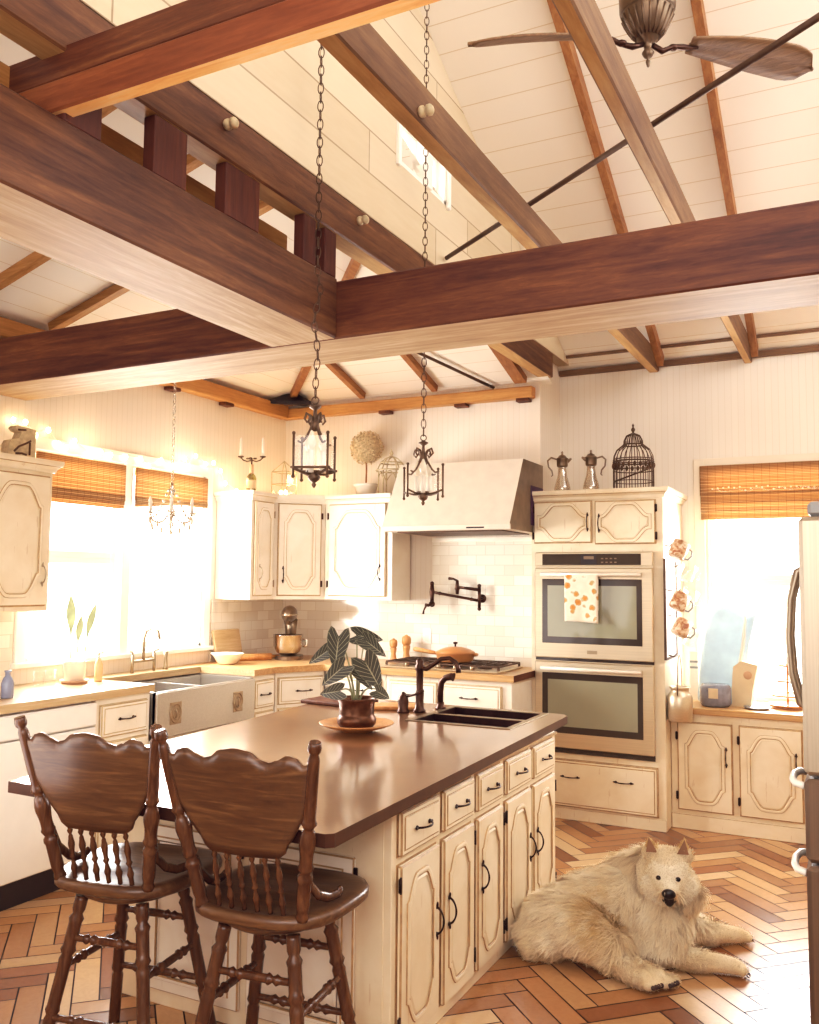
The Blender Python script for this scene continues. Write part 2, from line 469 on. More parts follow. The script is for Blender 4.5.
tf = vcol('herringbone_blocks', .25); tf.b.inputs['Specular IOR Level'].default_value = .55
M['parquet'] = tf.mat
M['gap'] = plain('floor_gap', '#2c1710', .7, var=.2)
tl = vcol('plant_leaf', .35, var=.05)
M['plantleaf'] = tl.mat
tm = NT('patterned_mug'); vv = tm.coord(); nn = tm.noise(vv, 30, 3, 1)
tm.base(tm.ramp(nn, [(.4, '#e8d6bb'), (.55, '#c89a70'), (.65, '#a86a48')])); tm.set(Roughness=.3)
M['mug'] = tm.mat
# ------------------------------------------------------------------ room constants (metres)
WL, WB, WR, XG = -4.35, 6.2, 6.68, -1.985      # left wall, cooker wall, window wall, gable plane
XE, YF = 1.65, -1.3                            # right and front ends behind the camera
KS, ZS = .49, 3.255                            # high roof slope, springing height
YRIDGE = 2.9
def zhigh(y): return ZS + (WR - y) * KS if y >= YRIDGE else ZS + (WR - YRIDGE) * KS - (YRIDGE - y) * KS
KL, ZL = .30, 3.08
# floor: herringbone blocks
w, n = .100, 4
mb = MB(); cols = []
mb.add([(WL - .1, YF, -.006), (XE + .1, YF, -.006), (XE + .1, WR + .1, -.006), (WL - .1, WR + .1, -.006)], [(0, 1, 2, 3)], 1); cols.append((.03, .015, .01, 1))
pal = [srgb(c) for c in ('#b98a5c', '#c49668', '#b5855a', '#cda476', '#a87a52', '#94623f', '#c79c6e', '#d8b68c', '#b2835a', '#855a3c')]
rf = random.Random(3)
c45 = math.sqrt(.5)
def block(u0, u1, v0, v1):
    cu, cv = (u0 + u1) / 2 * w, (v0 + v1) / 2 * w
    x, y = (cu - cv) * c45 - 1.5, (cu + cv) * c45 + 2.6
    if not (WL - .15 < x < XE + .1 and YF < y < WR + .15): return
    g = .003
    P = [(u0 * w + g, v0 * w + g), (u1 * w - g, v0 * w + g), (u1 * w - g, v1 * w - g), (u0 * w + g, v1 * w - g)]
    mb.add([((a - b) * c45 - 1.5, (a + b) * c45 + 2.6, 0) for a, b in P], [(0, 1, 2, 3)], 0)
    c = rf.choice(pal); k = .88 + .24 * rf.random(); cols.append(tuple(min(1, q * k) for q in c[:3]) + (1,))
N = 74
for y in range(-N, N):
    for j in range(-N // 8 - 1, N // 8 + 2):
        x0 = (y % 8) + 8 * j
        block(x0, x0 + n, y, y + 1)
for x in range(-N, N):
    for j in range(-N // 8 - 1, N // 8 + 2):
        y0 = ((x + 1) % 8) + 8 * j
        block(x, x + 1, y0, y0 + n)
fl = obj('floor', mb, [M['parquet'], M['gap']], fix=False); fl['kind'] = 'structure'
at = fl.data.attributes.new('col', 'FLOAT_COLOR', 'FACE')
at.data.foreach_set('color', np.array(cols, dtype=np.float32).ravel())

# walls
WY0, WY1, WZ0, WZ1 = 3.62, 5.17, 1.11, 2.36
b = MB()
b.box(WL - .1, WL, YF, WY0, 0, ZL).box(WL - .1, WL, WY1, WB, 0, ZL).box(WL - .1, WL, WY0, WY1, 0, WZ0).box(WL - .1, WL, WY0, WY1, WZ1, ZL)
struct('wall_left', b, M['wall_y'])
struct('wall_back', MB().box(WL - .1, -2.181, WB, WB + .1, 0, 3.12), M['wall'])
struct('wall_return', MB().prism([(WB, 0), (WR - .001, 0), (WR - .001, zhigh(WR - .001) - .003), (WB, zhigh(WB) - .003)], 'yz', -2.18, -2.085), M['wall_y'])
W2X0, W2X1, W2Z0, W2Z1 = -1.0, -.1, .80, 2.43
b = MB()
b.box(-2.18, W2X0, WR, WR + .1, 0, 3.3).box(W2X1, XE, WR, WR + .1, 0, 3.3).box(W2X0, W2X1, WR, WR + .1, 0, W2Z0).box(W2X0, W2X1, WR, WR + .1, W2Z1, 3.3)
struct('wall_window', b, M['wall'])
struct('wall_right', MB().box(XE, XE + .1, YF, WR + .1, 0, 3.35), M['wall_plain'])
struct('wall_front', MB().box(WL - .1, XE + .1, YF - .1, YF, 0, 3.35), M['wall_plain'])
# gable wall over the plate with its little window
GY0, GY1, GZ0, GZ1 = 3.74, 4.3, 3.66, 3.93
b = MB()
g0 = 3.28
def gp(y0, y1, z0=None, z1=None):
    P = [(y0, g0 if z0 is None else z0), (y1, g0 if z0 is None else z0)]
    P += [(y1, zhigh(y1) if z1 is None else z1), (y0, zhigh(y0) if z1 is None else z1)]
    if z1 is None and y0 < YRIDGE < y1: P.insert(3, (YRIDGE, zhigh(YRIDGE)))
    b.prism(P, 'yz', XG - .09, XG, 0)
gp(YF, GY0); gp(GY0, GY1, g0, GZ0); gp(GY0, GY1, GZ1, None); gp(GY1, 6.6)
struct('wall_gable', b, M['gable'])
# ceilings
def slab(name, P, mat, th=.04):
    b = MB(); k = len(P)
    b.add(P, [tuple(range(k))]); b.add([(x, y, z + th) for x, y, z in P], [tuple(range(k))])
    return struct(name, b, mat)
slab('ceiling', [(XG - .12, WR + .05, zhigh(WR + .05)), (XE + .1, WR + .05, zhigh(WR + .05)), (XE + .1, YRIDGE, zhigh(YRIDGE)), (XG - .12, YRIDGE, zhigh(YRIDGE))], M['ceil'])
slab('ceiling_front', [(XG - .12, YRIDGE, zhigh(YRIDGE)), (XE + .1, YRIDGE, zhigh(YRIDGE)), (XE + .1, YF - .05, zhigh(YF - .05)), (XG - .05, YF - .05, zhigh(YF - .05))], M['ceil'])
D = XG - WL
slab('ceiling_left', [(WL - .05, YF, ZL - .015), (XG - .02, YF, ZL + KL * D), (XG - .02, WB - D, ZL + KL * D), (WL - .05, WB + .05, ZL - .015)], M['ceil_lx'])
slab('ceiling_hip', [(WL - .05, WB + .05, ZL - .015), (XG - .02, WB - D, ZL + KL * D), (XG - .02, WB + .05, ZL - .015)], M['ceil'])

# ------------------------------------------------------------------ windows (setting)
def window(name, axis, a0, a1, z0, z1, face, out, mull, rail, casing=.075, sill=True):
    e = bpy.data.objects.new(name, None); COL.objects.link(e); e['kind'] = 'structure'
    def bx(b, u0, u1, d0, d1, q0, q1, ch=.003):
        if axis == 'Y': b.box(min(d0, d1), max(d0, d1), u0, u1, q0, q1, 0, ch)
        else: b.box(u0, u1, min(d0, d1), max(d0, d1), q0, q1, 0, ch)
    s = 1 if out < face else -1
    f = MB(); c = casing
    bx(f, a0 - c, a0, face, face + s * .02, z0 - .02, z1 + c); bx(f, a1, a1 + c, face, face + s * .02, z0 - .02, z1 + c)
    bx(f, a0, a1, face, face + s * .02, z1, z1 + c)
    j = .022
    bx(f, a0, a0 + j, out, face, z0, z1, 0); bx(f, a1 - j, a1, out, face, z0, z1, 0); bx(f, a0, a1, out, face, z1 - j, z1, 0); bx(f, a0, a1, out, face, z0, z0 + j, 0)
    obj('window_frame', f, M['wall_plain'] if name == 'window_2' else M['bright'], e)
    if sill:
        f = MB(); bx(f, a0 - c - .02, a1 + c + .02, face - s * .02, face + s * .05, z0 - .03, z0); obj('window_sill', f, M['bright'], e)
    cuts = [a0 + j] + [m for m in mull] + [a1 - j]
    for i in range(len(cuts) - 1):
        l = cuts[i] + (.03 if i else 0); r = cuts[i + 1] - (.03 if i < len(cuts) - 2 else 0)
        md = out + (face - out) * .35
        f = MB(); t = .04
        for q0, q1 in ((z0 + j, rail), (rail, z1 - j)) if rail else ((z0 + j, z1 - j),):
            bx(f, l, l + t, md - .015, md + .015, q0, q1); bx(f, r - t, r, md - .015, md + .015, q0, q1)
            bx(f, l + t, r - t, md - .014, md + .014, q0, q0 + t); bx(f, l + t, r - t, md - .014, md + .014, q1 - t, q1)
        obj('sash', f, M['bright'], e)
        f = MB(); bx(f, l + t * .5, r - t * .5, md - .003, md + .003, z0 + j + .02, z1 - j - .02, 0); obj('pane', f, M['wglass'], e)
    for m_ in mull:
        f = MB(); bx(f, m_ - .04, m_ + .04, out, face + s * .018, z0, z1); obj('mullion', f, M['bright'], e)
    return e
window('window_1', 'Y', WY0, WY1, WZ0, WZ1, WL, WL - .1, [4.385], 1.73)
window('window_2', 'X', W2X0, W2X1, W2Z0, W2Z1, WR, WR + .1, [], 1.63, sill=False)
window('window_3', 'Y', GY0, GY1, GZ0, GZ1, XG, XG - .09, [4.06], None, casing=.03, sill=False)

# ------------------------------------------------------------------ exposed timbers
def timber(name, label, box, side, under=None, ch=.007, cat='beam', group=None):
    x0, x1, y0, y1, z0, z1 = box
    c = Vector(((x0 + x1) / 2, (y0 + y1) / 2, (z0 + z1) / 2))
    b = MB().box(x0 - c.x, x1 - c.x, y0 - c.y, y1 - c.y, z0 - c.z, z1 - c.z, 0, ch)
    o = obj(name, b, [side, under or side], None, c)
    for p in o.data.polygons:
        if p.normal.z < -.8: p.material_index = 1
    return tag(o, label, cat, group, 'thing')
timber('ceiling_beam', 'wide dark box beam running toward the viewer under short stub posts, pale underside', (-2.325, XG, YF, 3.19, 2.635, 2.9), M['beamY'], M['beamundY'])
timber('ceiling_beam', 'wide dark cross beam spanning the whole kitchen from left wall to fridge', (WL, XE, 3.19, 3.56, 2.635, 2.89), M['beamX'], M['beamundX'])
timber('plate_beam', 'dark wall plate lying on the stub posts under the whitewashed planks', (XG - .105, XG, YF, 6.198, 3.1, 3.28), M['beamY'], M['joistund'])
timber('ledger', 'tan ledger board behind the stub posts, carrying the low roof', (-2.31, -2.22, YF, 3.15, 3.02, 3.12), M['trimY'], M['trimY'])
PL = ['stub post partly hidden behind the red-brown cross timber', 'second stub post on the beam, just past the red-brown timber', 'middle stub post standing on the dark box beam', 'narrow stub post beside the hooked lantern chain', 'stub post at the corner where the two dark beams meet']
for (a, c), l in zip([(1.72, 1.86), (2.08, 2.235), (2.44, 2.64), (2.94, 3.03), (3.10, 3.19)], PL):
    timber('stub_post', l, (XG - .060, XG - .008, a, c, 2.901, 3.099), M['post'], None, .004, 'post', 'stub posts between beam and plate')
timber('cross_timber', 'rough red-brown timber crossing overhead with orange lit underside', (-2.30, XE, 1.70, 1.757, 2.925, 3.02), M['redX'], M['redlit'])
timber('cross_timber', 'darker plank lying on top of the red-brown overhead timber', (-2.25, XE, 1.71, 1.80, 3.021, 3.125), M['beamX'])
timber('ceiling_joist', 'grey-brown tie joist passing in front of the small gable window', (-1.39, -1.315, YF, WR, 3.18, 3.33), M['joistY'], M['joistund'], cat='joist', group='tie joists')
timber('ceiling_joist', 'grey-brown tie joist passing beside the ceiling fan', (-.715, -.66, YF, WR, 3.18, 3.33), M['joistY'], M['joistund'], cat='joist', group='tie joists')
timber('trim_timber', 'honey-coloured fir rail above the range hood on the back wall', (WL + .002, -2.12, WB - .08, WB - .002, 2.955, 3.04), M['trimX'], M['trimX'], cat='rail')
timber('trim_timber', 'fir rail along the left wall above the string lights', (WL + .002, WL + .085, YF, WB - .085, 2.95, 3.06), M['trimY'], M['trimY'], cat='rail')
struct('trim_6', MB().box(-1.98, XE, 6.50, 6.525, zhigh(6.5125) - .022, zhigh(6.5125) - .002), M['joistX'])
t = struct('trim_1', MB().box(-2.08, XE, WR - .04, WR, 3.215, 3.255), M['joistX'])
for i, x in enumerate((-3.62, -3.3, -2.62)):
    pass
# small hanger blocks under the rails
for i, (x, l) in enumerate([(-3.36, 'small wood block under the fir rail above the topiary ball'), (-2.70, 'small wood block under the fir rail above the lantern near the hood'), (-2.2, 'small wood block at the right end of the fir rail')]):
    timber('rail_block', l, (x - .05, x + .05, WB - .075, WB - .002, 2.93, 2.954), M['darkwood'], None, .003, 'block', 'rail blocks')
for i, (y, l) in enumerate([(4.75, 'small wood block under the left wall rail nearest the big beam'), (5.35, 'small wood block under the left wall rail above the bottle candelabra')]):
    timber('rail_block', l, (WL + .003, WL + .075, y - .05, y + .05, 2.925, 2.949), M['darkwood'], None, .003, 'block', 'rail blocks')
def bar(name, p, q, wd, hh, mat, label, cat, group=None):
    """squared timber between two points, hh deep below the line"""
    p, q = Vector(p), Vector(q); d = (q - p).normalized(); s = d.cross(Vector((0, 0, 1))).normalized(); u = s.cross(d)
    if u.z < 0: u = -u
    c = (p + q) / 2
    V = []
    for e in (p, q):
        for a, bb in ((-.5, -1), (.5, -1), (.5, 0), (-.5, 0)): V.append(e + s * wd * a + u * hh * bb - c)
    b = MB().add(V, [(0, 1, 2, 3), (4, 7, 6, 5), (0, 4, 5, 1), (1, 5, 6, 2), (2, 6, 7, 3), (3, 7, 4, 0)])
    return tag(obj(name, b, mat, None, c), label, cat, group, 'thing')
for x, l in ((-1.289, 'slim orange rafter on the high ceiling behind the left fan blade'), (-.635, 'slim orange rafter on the high ceiling crossing behind the fan motor')):
    bar('rafter', (x, WR - .05, zhigh(WR - .05) - .001), (x, YRIDGE + .05, zhigh(YRIDGE + .05) - .001), .045, .085, M['rafter'], l, 'rafter', 'rafters of the high ceiling')
M['rafterX'] = wood('rafter_wood_x', ['#86592f', '#ad804a', '#cba26c'], 'X', 14, 1.5, .55)
LR = {2.55: 'low ceiling rafter at the far left edge above the beam', 3.09: 'brown low ceiling rafter nearest the left edge, in front of the cross beam', 3.64: 'tan low ceiling rafter rising from the left wall just beyond the cross beam', 4.9: 'thin low ceiling rafter above the window chandelier'}
for y, l in LR.items():
    x1 = min(XG - .12, WB - y + WL - .09)
    bar('rafter', (WL + .09, y, ZL + KL * .09 - .002), (x1, y, ZL + KL * (x1 - WL) - .002), .05 if y < 4 else .025, .05, M['rafterX'], l, 'rafter', 'rafters of the low left ceiling')
for x, l in ((-3.54, 'low ceiling rafter above the dried topiary'), (-2.9, 'low ceiling rafter above the lantern near the hood'), (-2.2, 'low ceiling rafter at the white corner by the hood')):
    y1 = WB - (x - WL) + .09
    bar('rafter', (x, WB - .09, ZL + KL * .09 - .002), (x, y1, ZL + KL * (WB - y1) - .002), .045 if x < -2.5 else .09, .05, M['rafter'], l, 'rafter', 'rafters of the low back ceiling')
bar('hip_rafter', (WL + .1, WB - .1, ZL + KL * .1 - .004), (WL + 2.2, WB - 2.2, ZL + KL * 2.2 - .004), .05, .05, M['rafter'], 'diagonal hip rafter rising from the far left corner', 'rafter')
b = MB().tube([(-2.44, WB - .03, 3.06), (-2.95, 5.3, 3.31)], .012, 8)
solo('brace_rod', b, M['iron'], 'thin dark brace rod between rafters above the hood', 'rod')
b = MB().add([(-.16, -.16, -.02), (.16, .0, -.03), (.0, .16, 0.0), (-.02, .02, .07), (-.16, -.16, -.05), (.16, 0, -.055), (0, .16, -.03)], [(0, 1, 3), (1, 2, 3), (2, 0, 3), (4, 6, 5), (0, 4, 5, 1), (1, 5, 6, 2), (2, 6, 4, 0)])
solo('corner_bracket', b, M['toe'], 'dark metal bracket where the hip rafter meets the corner rails', 'bracket', (WL + .22, WB - .2, 3.085))
d = Vector((1.96, -1.42, 0)).normalized()
p0 = Vector((-1.97, 4.28, 3.355)); 
b = MB().tube([(0, 0, 0)] + [tuple(d * s) for s in (.9, 1.8, 2.7)], .0125, 10)
solo('tie_rod', b, M['iron'], 'long dark iron rod running diagonally across the high ceiling', 'rod', p0)
# porcelain knobs
def knob(loc, ax, label):
    b = MB().lathe([(0, 0), (.017, 0), (.02, .006), (.02, .016), (.013, .02), (.013, .026), (.02, .03), (.02, .042), (.012, .05), (0, .051)], n=14)
    rot = {'x': Matrix.Rotation(PI / 2, 4, 'Y'), 'y': Matrix.Rotation(PI / 2, 4, 'X'), 'z': Matrix.Identity(4)}[ax]
    b.xf(rot); solo('porcelain_insulator', b, M['verdigris'], label, 'insulator', loc, 0, 'old porcelain wiring insulators')
knob((XG, 2.42, 3.22), 'x', 'porcelain wiring insulator on the dark plate, nearer the viewer')
knob((XG, 3.36, 3.22), 'x', 'porcelain wiring insulator on the dark plate, farther along near the lantern chain')
knob((-1.315, 1.87, 3.30), 'x', 'porcelain wiring insulator high on the tie joist by the overhead timber')
knob((-1.315, 2.63, 3.21), 'x', 'porcelain wiring insulator on the tie joist beside the small gable window')
knob((-2.1, 1.76, 3.13), 'z', 'porcelain wiring insulator at the left end of the overhead timber')

# ------------------------------------------------------------------ chain helper
def chain(b, p, q, link=.045, wd=.0105, r=.0026, mat=0, sway=None):
    p, q = Vector(p), Vector(q); L = (q - p).length; k = max(1, int(L / (link * .78))); d = (q - p) / k
    for i in range(k):
        c = p + d * (i + .5); t = d.normalized()
        if sway: c = c + Vector(sway(c.z)); c2 = p + d * (i + .6); c2 = c2 + Vector(sway(c2.z)); t = (c2 - c).normalized()
        s = t.orthogonal().normalized()
        s = Vector((1, 0, 0)) if i % 2 else Vector((0, 1, 0))
        s = (s - t * s.dot(t)).normalized()
        P = []
        for a in range(10):
            an = 2 * PI * a / 10
            P.append(c + t * math.cos(an) * link * .5 * (1.0) + s * math.sin(an) * wd)
        b.tube(P, r, 5, mat, closed=True)
# ------------------------------------------------------------------ cabinetry
def cath(w, h, mx=.05, mz=.06, both=True, rot=False, wide=False):
    """outline of a raised cathedral panel inside a w x h door"""
    if rot:
        return [(z, x) for x, z in cath(h, w, mz, mx, both, wide=True)][::-1]
    a0, a1, z0, z1 = mx, w - mx, mz, h - mz
    W = a1 - a0; c = (a0 + a1) / 2; s = min(W * .40, (z1 - z0) * .22) if not wide else (z1 - z0) * .34
    def top(zt, sg):
        if wide:
            P = [(a1, zt - sg * s)] + [(a1 - W * .34 * (u * u * (3 - 2 * u)), zt - sg * (s * (1 - u) + .012 * u)) for u in [i / 8 for i in range(1, 9)]]
            P += [(a1 - W * .34, zt)]
            return P + [(2 * c - x, z) for x, z in P[::-1]]
        P = [(a1, zt - sg * s), (a1 - W * .05, zt - sg * s * .93)]
        for i in range(1, 6):
            u = i / 6; 
            P.append((a1 - W * (.05 + .29 * u), zt - sg * s * (.93 * (1 - (u * (2 - u)) ** 1.15))))
        P.append((c + W * .13, zt))
        return P + [(2 * c - x, z) for x, z in P[::-1]]
    P = top(z1, 1)
    if both: P += [(x, z) for x, z in top(z0, -1)][::-1]
    else: P += [(a0, z0), (a1, z0)]
    return P
def add_panel(b, path, y):
    b.strip(path, [(-.012, 0), (-.009, .0045), (-.001, .0062), (.007, .0045), (.010, 0.0003), (.0125, .0003), (.02, .004)], True, y=y, mats=[1, 0, 0, 1, 1, 0])
    # raised field
    N = len(path)
def pull(length=.1, r=.0045, vertical=True, mat=None):
    b = MB(); L = length / 2; P = []; rr = []
    for i in range(13):
        u = -1 + i / 6
        P.append((0, -.004 - .026 * (1 - u * u) ** .7 if abs(u) < 1 else -.004, u * L)); rr.append(r * (.8 + .45 * math.cos(u * PI) ** 2 * .5))
    b.tube(P, rr, 8)
    for s_ in (-1, 1):
        b.lathe([(0, 0), (.0085, 0), (.0085, .003), (.0045, .007), (0, .008)], n=10)
        k = len(b.v) - 5 * 10
        for i in range(k, len(b.v)):
            x, y, z = b.v[i]; b.v[i] = (x, -z, y + s_ * L)
        b.ell((0, -.005, s_ * (L + .010)), (.005, .004, .009), 8, 6)
    if not vertical: b.xf(Matrix.Rotation(PI / 2, 4, 'Y'))
    return b
def front_mb(x0, x1, z0, z1, kind, mat_off=0):
    """door / drawer front, local origin at its lower left corner on the cabinet face"""
    w, h = x1 - x0, z1 - z0
    b = MB().box(0, w, -.02, -.001, 0, h, 0, .006, 1)
    if kind == 'drawer':
        i = .016
        b.strip([(i, i), (w - i, i), (w - i, h - i), (i, h - i)], [(0, 0), (.003, -.0), (.006, .003)], True, y=-.0202, mats=[1, 1])
        b.box(i + .006, w - i - .006, -.0232, -.02, i + .006, h - i - .006, 0)
    elif kind == 'cath': add_panel(b, cath(w, h, min(.056, w * .165), .055), -.02)
    elif kind == 'wide': add_panel(b, cath(w, h, .035, .02, True, True), -.02)
    return b
def cabinet(name, label, W, D, H, loc, rz, fronts, paint='cream', group=None, top_mould=None, base=0.0, toe=0, handle='black', cat='cabinet', carc=None, hinges=True):
    t = thing(name, label, cat, loc, rz, group)
    b = MB()
    if toe: b.box(.0, W, .06, D, 0, toe, 1)
    b.box(0, W, 0, D, base + toe, H, 0, .003, 0)
    mats = [M[paint], M['glaze'] if paint == 'cream' else M['glaze_soft'], M['toe']]
    for f in fronts:
        x0, x1, z0, z1 = f[1:5]; g = .004
        b.box(x0 - g, x1 + g, -.0012, .004, z0 - g, z1 + g, 1)
    if carc: carc(b)
    obj('carcass', b, mats, t)
    if top_mould:
        ml, mr, zc, dp = top_mould
        c = MB()
        prof = [(0.0, 0), (.012, .0), (.016, .018), (.03, .032), (.038, .036), (.042, .05), (.042, .062), (0, .062)]
        P = [(-ml, D), (-ml, 0), (W + mr, 0), (W + mr, D)]
        for (dd, z), (d2_, z2_) in zip(prof[:-1], prof[1:]):
            a = lambda d_: [(-(d_ if ml >= 0 else 0), D), (-(d_ if ml >= 0 else 0), -d_), (W + (d_ if mr >= 0 else 0), -d_), (W + (d_ if mr >= 0 else 0), D)]
            A, B_ = a(dd), a(d2_)
            c.add([(x, y, zc + z) for x, y in A] + [(x, y, zc + z2_) for x, y in B_], [(0, 1, 5, 4), (1, 2, 6, 5), (2, 3, 7, 6)], 1 if abs(z - .032) < 1e-6 else 0)
        c.box(-(.042 if ml >= 0 else 0), W + (.042 if mr >= 0 else 0), -.042, D, zc + .0621, zc + .066, 0)
        obj('crown_moulding', c, mats, t)
    for f in fronts:
        typ, x0, x1, z0, z1 = f[:5]
        kind = {'drawer': 'drawer', 'door': 'cath', 'widedoor': 'wide', 'plain': 'plain'}[typ]
        o = obj('drawer' if typ == 'drawer' else 'door', front_mb(x0, x1, z0, z1, kind), mats, t, (x0, 0, z0))
        w, h = x1 - x0, z1 - z0
        hs = f[5] if len(f) > 5 else []
        for hx, hz, vert in hs:
            obj('handle', pull(.095 if vert else .1, .0042, vert), M[handle], o, (hx, -.024 if typ == 'drawer' else -.022, hz))
        if typ in ('door', 'widedoor') and hinges and len(f) > 6:
            for hz in f[7] if len(f) > 7 else (.09, h - .09):
                hb = MB().box(-.008, .008, -.004, .002, -.024, .024, 0, .002).tube([(0, -.004, -.027), (0, -.004, .027)], .0042, 8)
                hx = -.006 if f[6] == 'L' else w + .006
                obj('hinge', hb, M[handle], o, (hx, -.016, hz))
    return t

# --- kitchen island (right face looks along +X, so local x runs along +Y)
IY0, IY1, IX, IXL = 2.68, 4.44, -1.42, -2.62
L = IY1 - IY0; y0 = lambda y: y - IY0
dz = (.675, .822); pz_ = (.055, .645)
ys = [(2.715, 3.02), (3.06, 3.345), (3.385, 3.665), (3.71, 4.03), (4.065, 4.385)]
fr = []
for i, (a, c) in enumerate(ys):
    a, c = y0(a), y0(c); w_ = c - a
    fr.append(('drawer', a, c, dz[0], dz[1], [(w_ / 2, .075, False)]))
    hx = {0: w_ - .035, 1: .035, 2: .035, 3: w_ - .035, 4: .035}[i]
    hz = {0: .33, 1: .33, 2: .36, 3: .33, 4: .33}[i]
    fr.append(('door', a, c, pz_[0], pz_[1], [(hx, hz, True)], 'L' if i in (0, 3) else 'R', (.08, .53)))
def isl_carc(b):
    # bead line along the top and the panelled end facing the stools (end is at local x = 0, facing -x)
    b.box(-.002, L, -.012, 0, .832, .843, 1)
    b.box(-.004, 0, .03, .10, .02, .84, 0)
    b.strip([(-.0, .0), (.0, .0)], [(0, 0)], False) if False else None
ISL = cabinet('kitchen_island', 'cream distressed island cabinet with five drawers over five arched doors', L, IX - IXL, .845, (IX, IY0, 0), PI / 2, fr, 'cream', carc=isl_carc)
# the end facing the stools: two framed doors
e = MB()
def endpanel(x0, x1, z0, z1):
    b = MB().box(0, x1 - x0, -.018, 0, 0, z1 - z0, 0, .005, 1)
    b.strip([(.05, .05), (x1 - x0 - .05, .05), (x1 - x0 - .05, z1 - z0 - .05), (.05, z1 - z0 - .05)], [(-.01, 0), (-.006, .006), (.004, .006), (.008, 0), (.011, 0), (.02, .003)], True, y=-.018, mats=[1, 0, 1, 1, 0])
    return b
for k, (x0, x1, lab) in enumerate([(-1.995, -1.555, None), (-2.47, -2.03, None)]):
    o = obj('end_door', endpanel(x0, x1, .06, .665), [M['white_cab'], M['glaze']], ISL)
    # local frame of the island: local x = +Y world, local y = -X world ; put it with an inverse rotation
    o.rotation_euler = (0, 0, -PI / 2); o.location = (-.001, -(x0 - IX), .06)
    hb = MB().box(-.008, .008, -.006, .002, -.02, .02, 0, .002)
    obj('hinge', hb, M['black'], o, (x1 - x0 + .006, -.014, .555))
# island top, rotated a touch like the photograph's
z_top = .885
P = [(-2.70, 2.205), (-1.372, 2.185), (-1.352, 2.205), (-1.432, 4.70), (-1.47, 4.755), (-2.92, 4.78)]
# sink cut-out as a hole: build the top as four prisms around it
sx0, sx1, sy0, sy1 = -2.10, -1.56, 4.14, 4.70
b = MB()
def poly_clip(P, f):
    out = []
    for i in range(len(P)):
        a, c = P[i], P[(i + 1) % len(P)]; fa, fc = f(a), f(c)
        if fa >= 0: out.append(a)
        if fa * fc < 0:
            t = fa / (fa - fc); out.append((a[0] + (c[0] - a[0]) * t, a[1] + (c[1] - a[1]) * t))
    return out
for fs in ([lambda p: sy0 - p[1]], [lambda p: p[1] - sy1], [lambda p: p[1] - sy0, lambda p: sy1 - p[1], lambda p: sx0 - p[0]], [lambda p: p[1] - sy0, lambda p: sy1 - p[1], lambda p: p[0] - sx1]):
    Q = P
    for f in fs: Q = poly_clip(Q, f)
    b.prism(Q, 'xy', z_top - .0395, z_top, 0, 1)
cx, cyy = -2.1, 3.5
b.xf(Matrix.Translation((-cx, -cyy, 0)))
solo('island_worktop', b, [M['islandtop'], M['topedge']], 'glossy dark copper-brown worktop of the island with rounded front edge', 'worktop', (cx, cyy, 0))
# --- left run (fronts face +X): everything local x = +Y
ZC = .987
XF = -3.73
def leftcab(name, label, ya, yb, fronts, paint='white_cab', **k):
    return cabinet(name, label, yb - ya, XF - WL - .005, ZC - .045, (XF, ya, 0), PI / 2, fronts, paint, toe=.09, **k)
leftcab('base_cabinet', 'white base cabinet in the left foreground beside the dishwasher', 2.2, 2.945, [('drawer', .03, .715, .72, .915, [(.34, .1, False)]), ('door', .03, .36, .13, .69), ('door', .385, .715, .13, .69)])
leftcab('base_cabinet', 'narrow white drawer cabinet between dishwasher and apron sink', 3.585, 4.0, [('drawer', .03, .385, .73, .905, [(.18, .09, False)]), ('door', .03, .385, .13, .70, [(.045, .5, True)], 'R')])
leftcab('sink_cabinet', 'white cabinet under the steel apron sink', 4.005, 4.965, [('door', .03, .47, .13, .62), ('door', .49, .93, .13, .62)], carc=None)
bpy.data.objects['sink_cabinet'].children[0].data.transform(Matrix.Diagonal((1, 1, .655 / (ZC - .045), 1)))
leftcab('base_cabinet', 'narrow white cabinet to the right of the apron sink', 4.97, 5.235, [('drawer', .02, .245, .72, .905, [(.11, .09, False)]), ('door', .02, .245, .13, .69, [(.2, .45, True)], 'L')])
# dishwasher
dw = thing('dishwasher', 'white built-in dishwasher with black toe kick, left of the drawers', 'dishwasher', (XF, 2.95, 0), PI / 2)
obj('tub', MB().box(0, .63, .03, .58, .1, ZC - .05, 0), M['dwwhite'], dw)
obj('door', MB().box(.004, .626, -.02, .03, .125, .80, 0, .006), M['dwwhite'], dw)
obj('control_panel', MB().box(.004, .626, -.026, .03, .808, .93, 0, .008), M['dwwhite'], dw)
lg = MB()
for i in range(6): lg.tube([(.46 + .012 * i, -.022, .16), (.464 + .012 * i, -.022, .168 + .006 * (i % 2)), (.468 + .012 * i, -.022, .16)], .0014, 5)
obj('nameplate', lg, M['redink'], dw, label='small red script nameplate')
obj('toe_kick', MB().box(.0, .63, .0, .05, .0, .12, 0), M['toe'], dw)
# diagonal corner base cabinet
ang = math.atan2(5.575 - 5.24, -3.53 + 3.73); Ld = math.hypot(5.575 - 5.24, .2)
def corner_carc(b): pass
dc = cabinet('corner_cabinet', 'white diagonal corner base cabinet under the stand mixer', Ld, .3, ZC - .045, (XF, 5.245, 0), ang, [('drawer', .02, Ld - .02, .72, .905, [(Ld / 2, .09, False)]), ('door', .02, Ld - .02, .13, .69, [(.05, .45, True)], 'R')], 'white_cab', toe=.09)
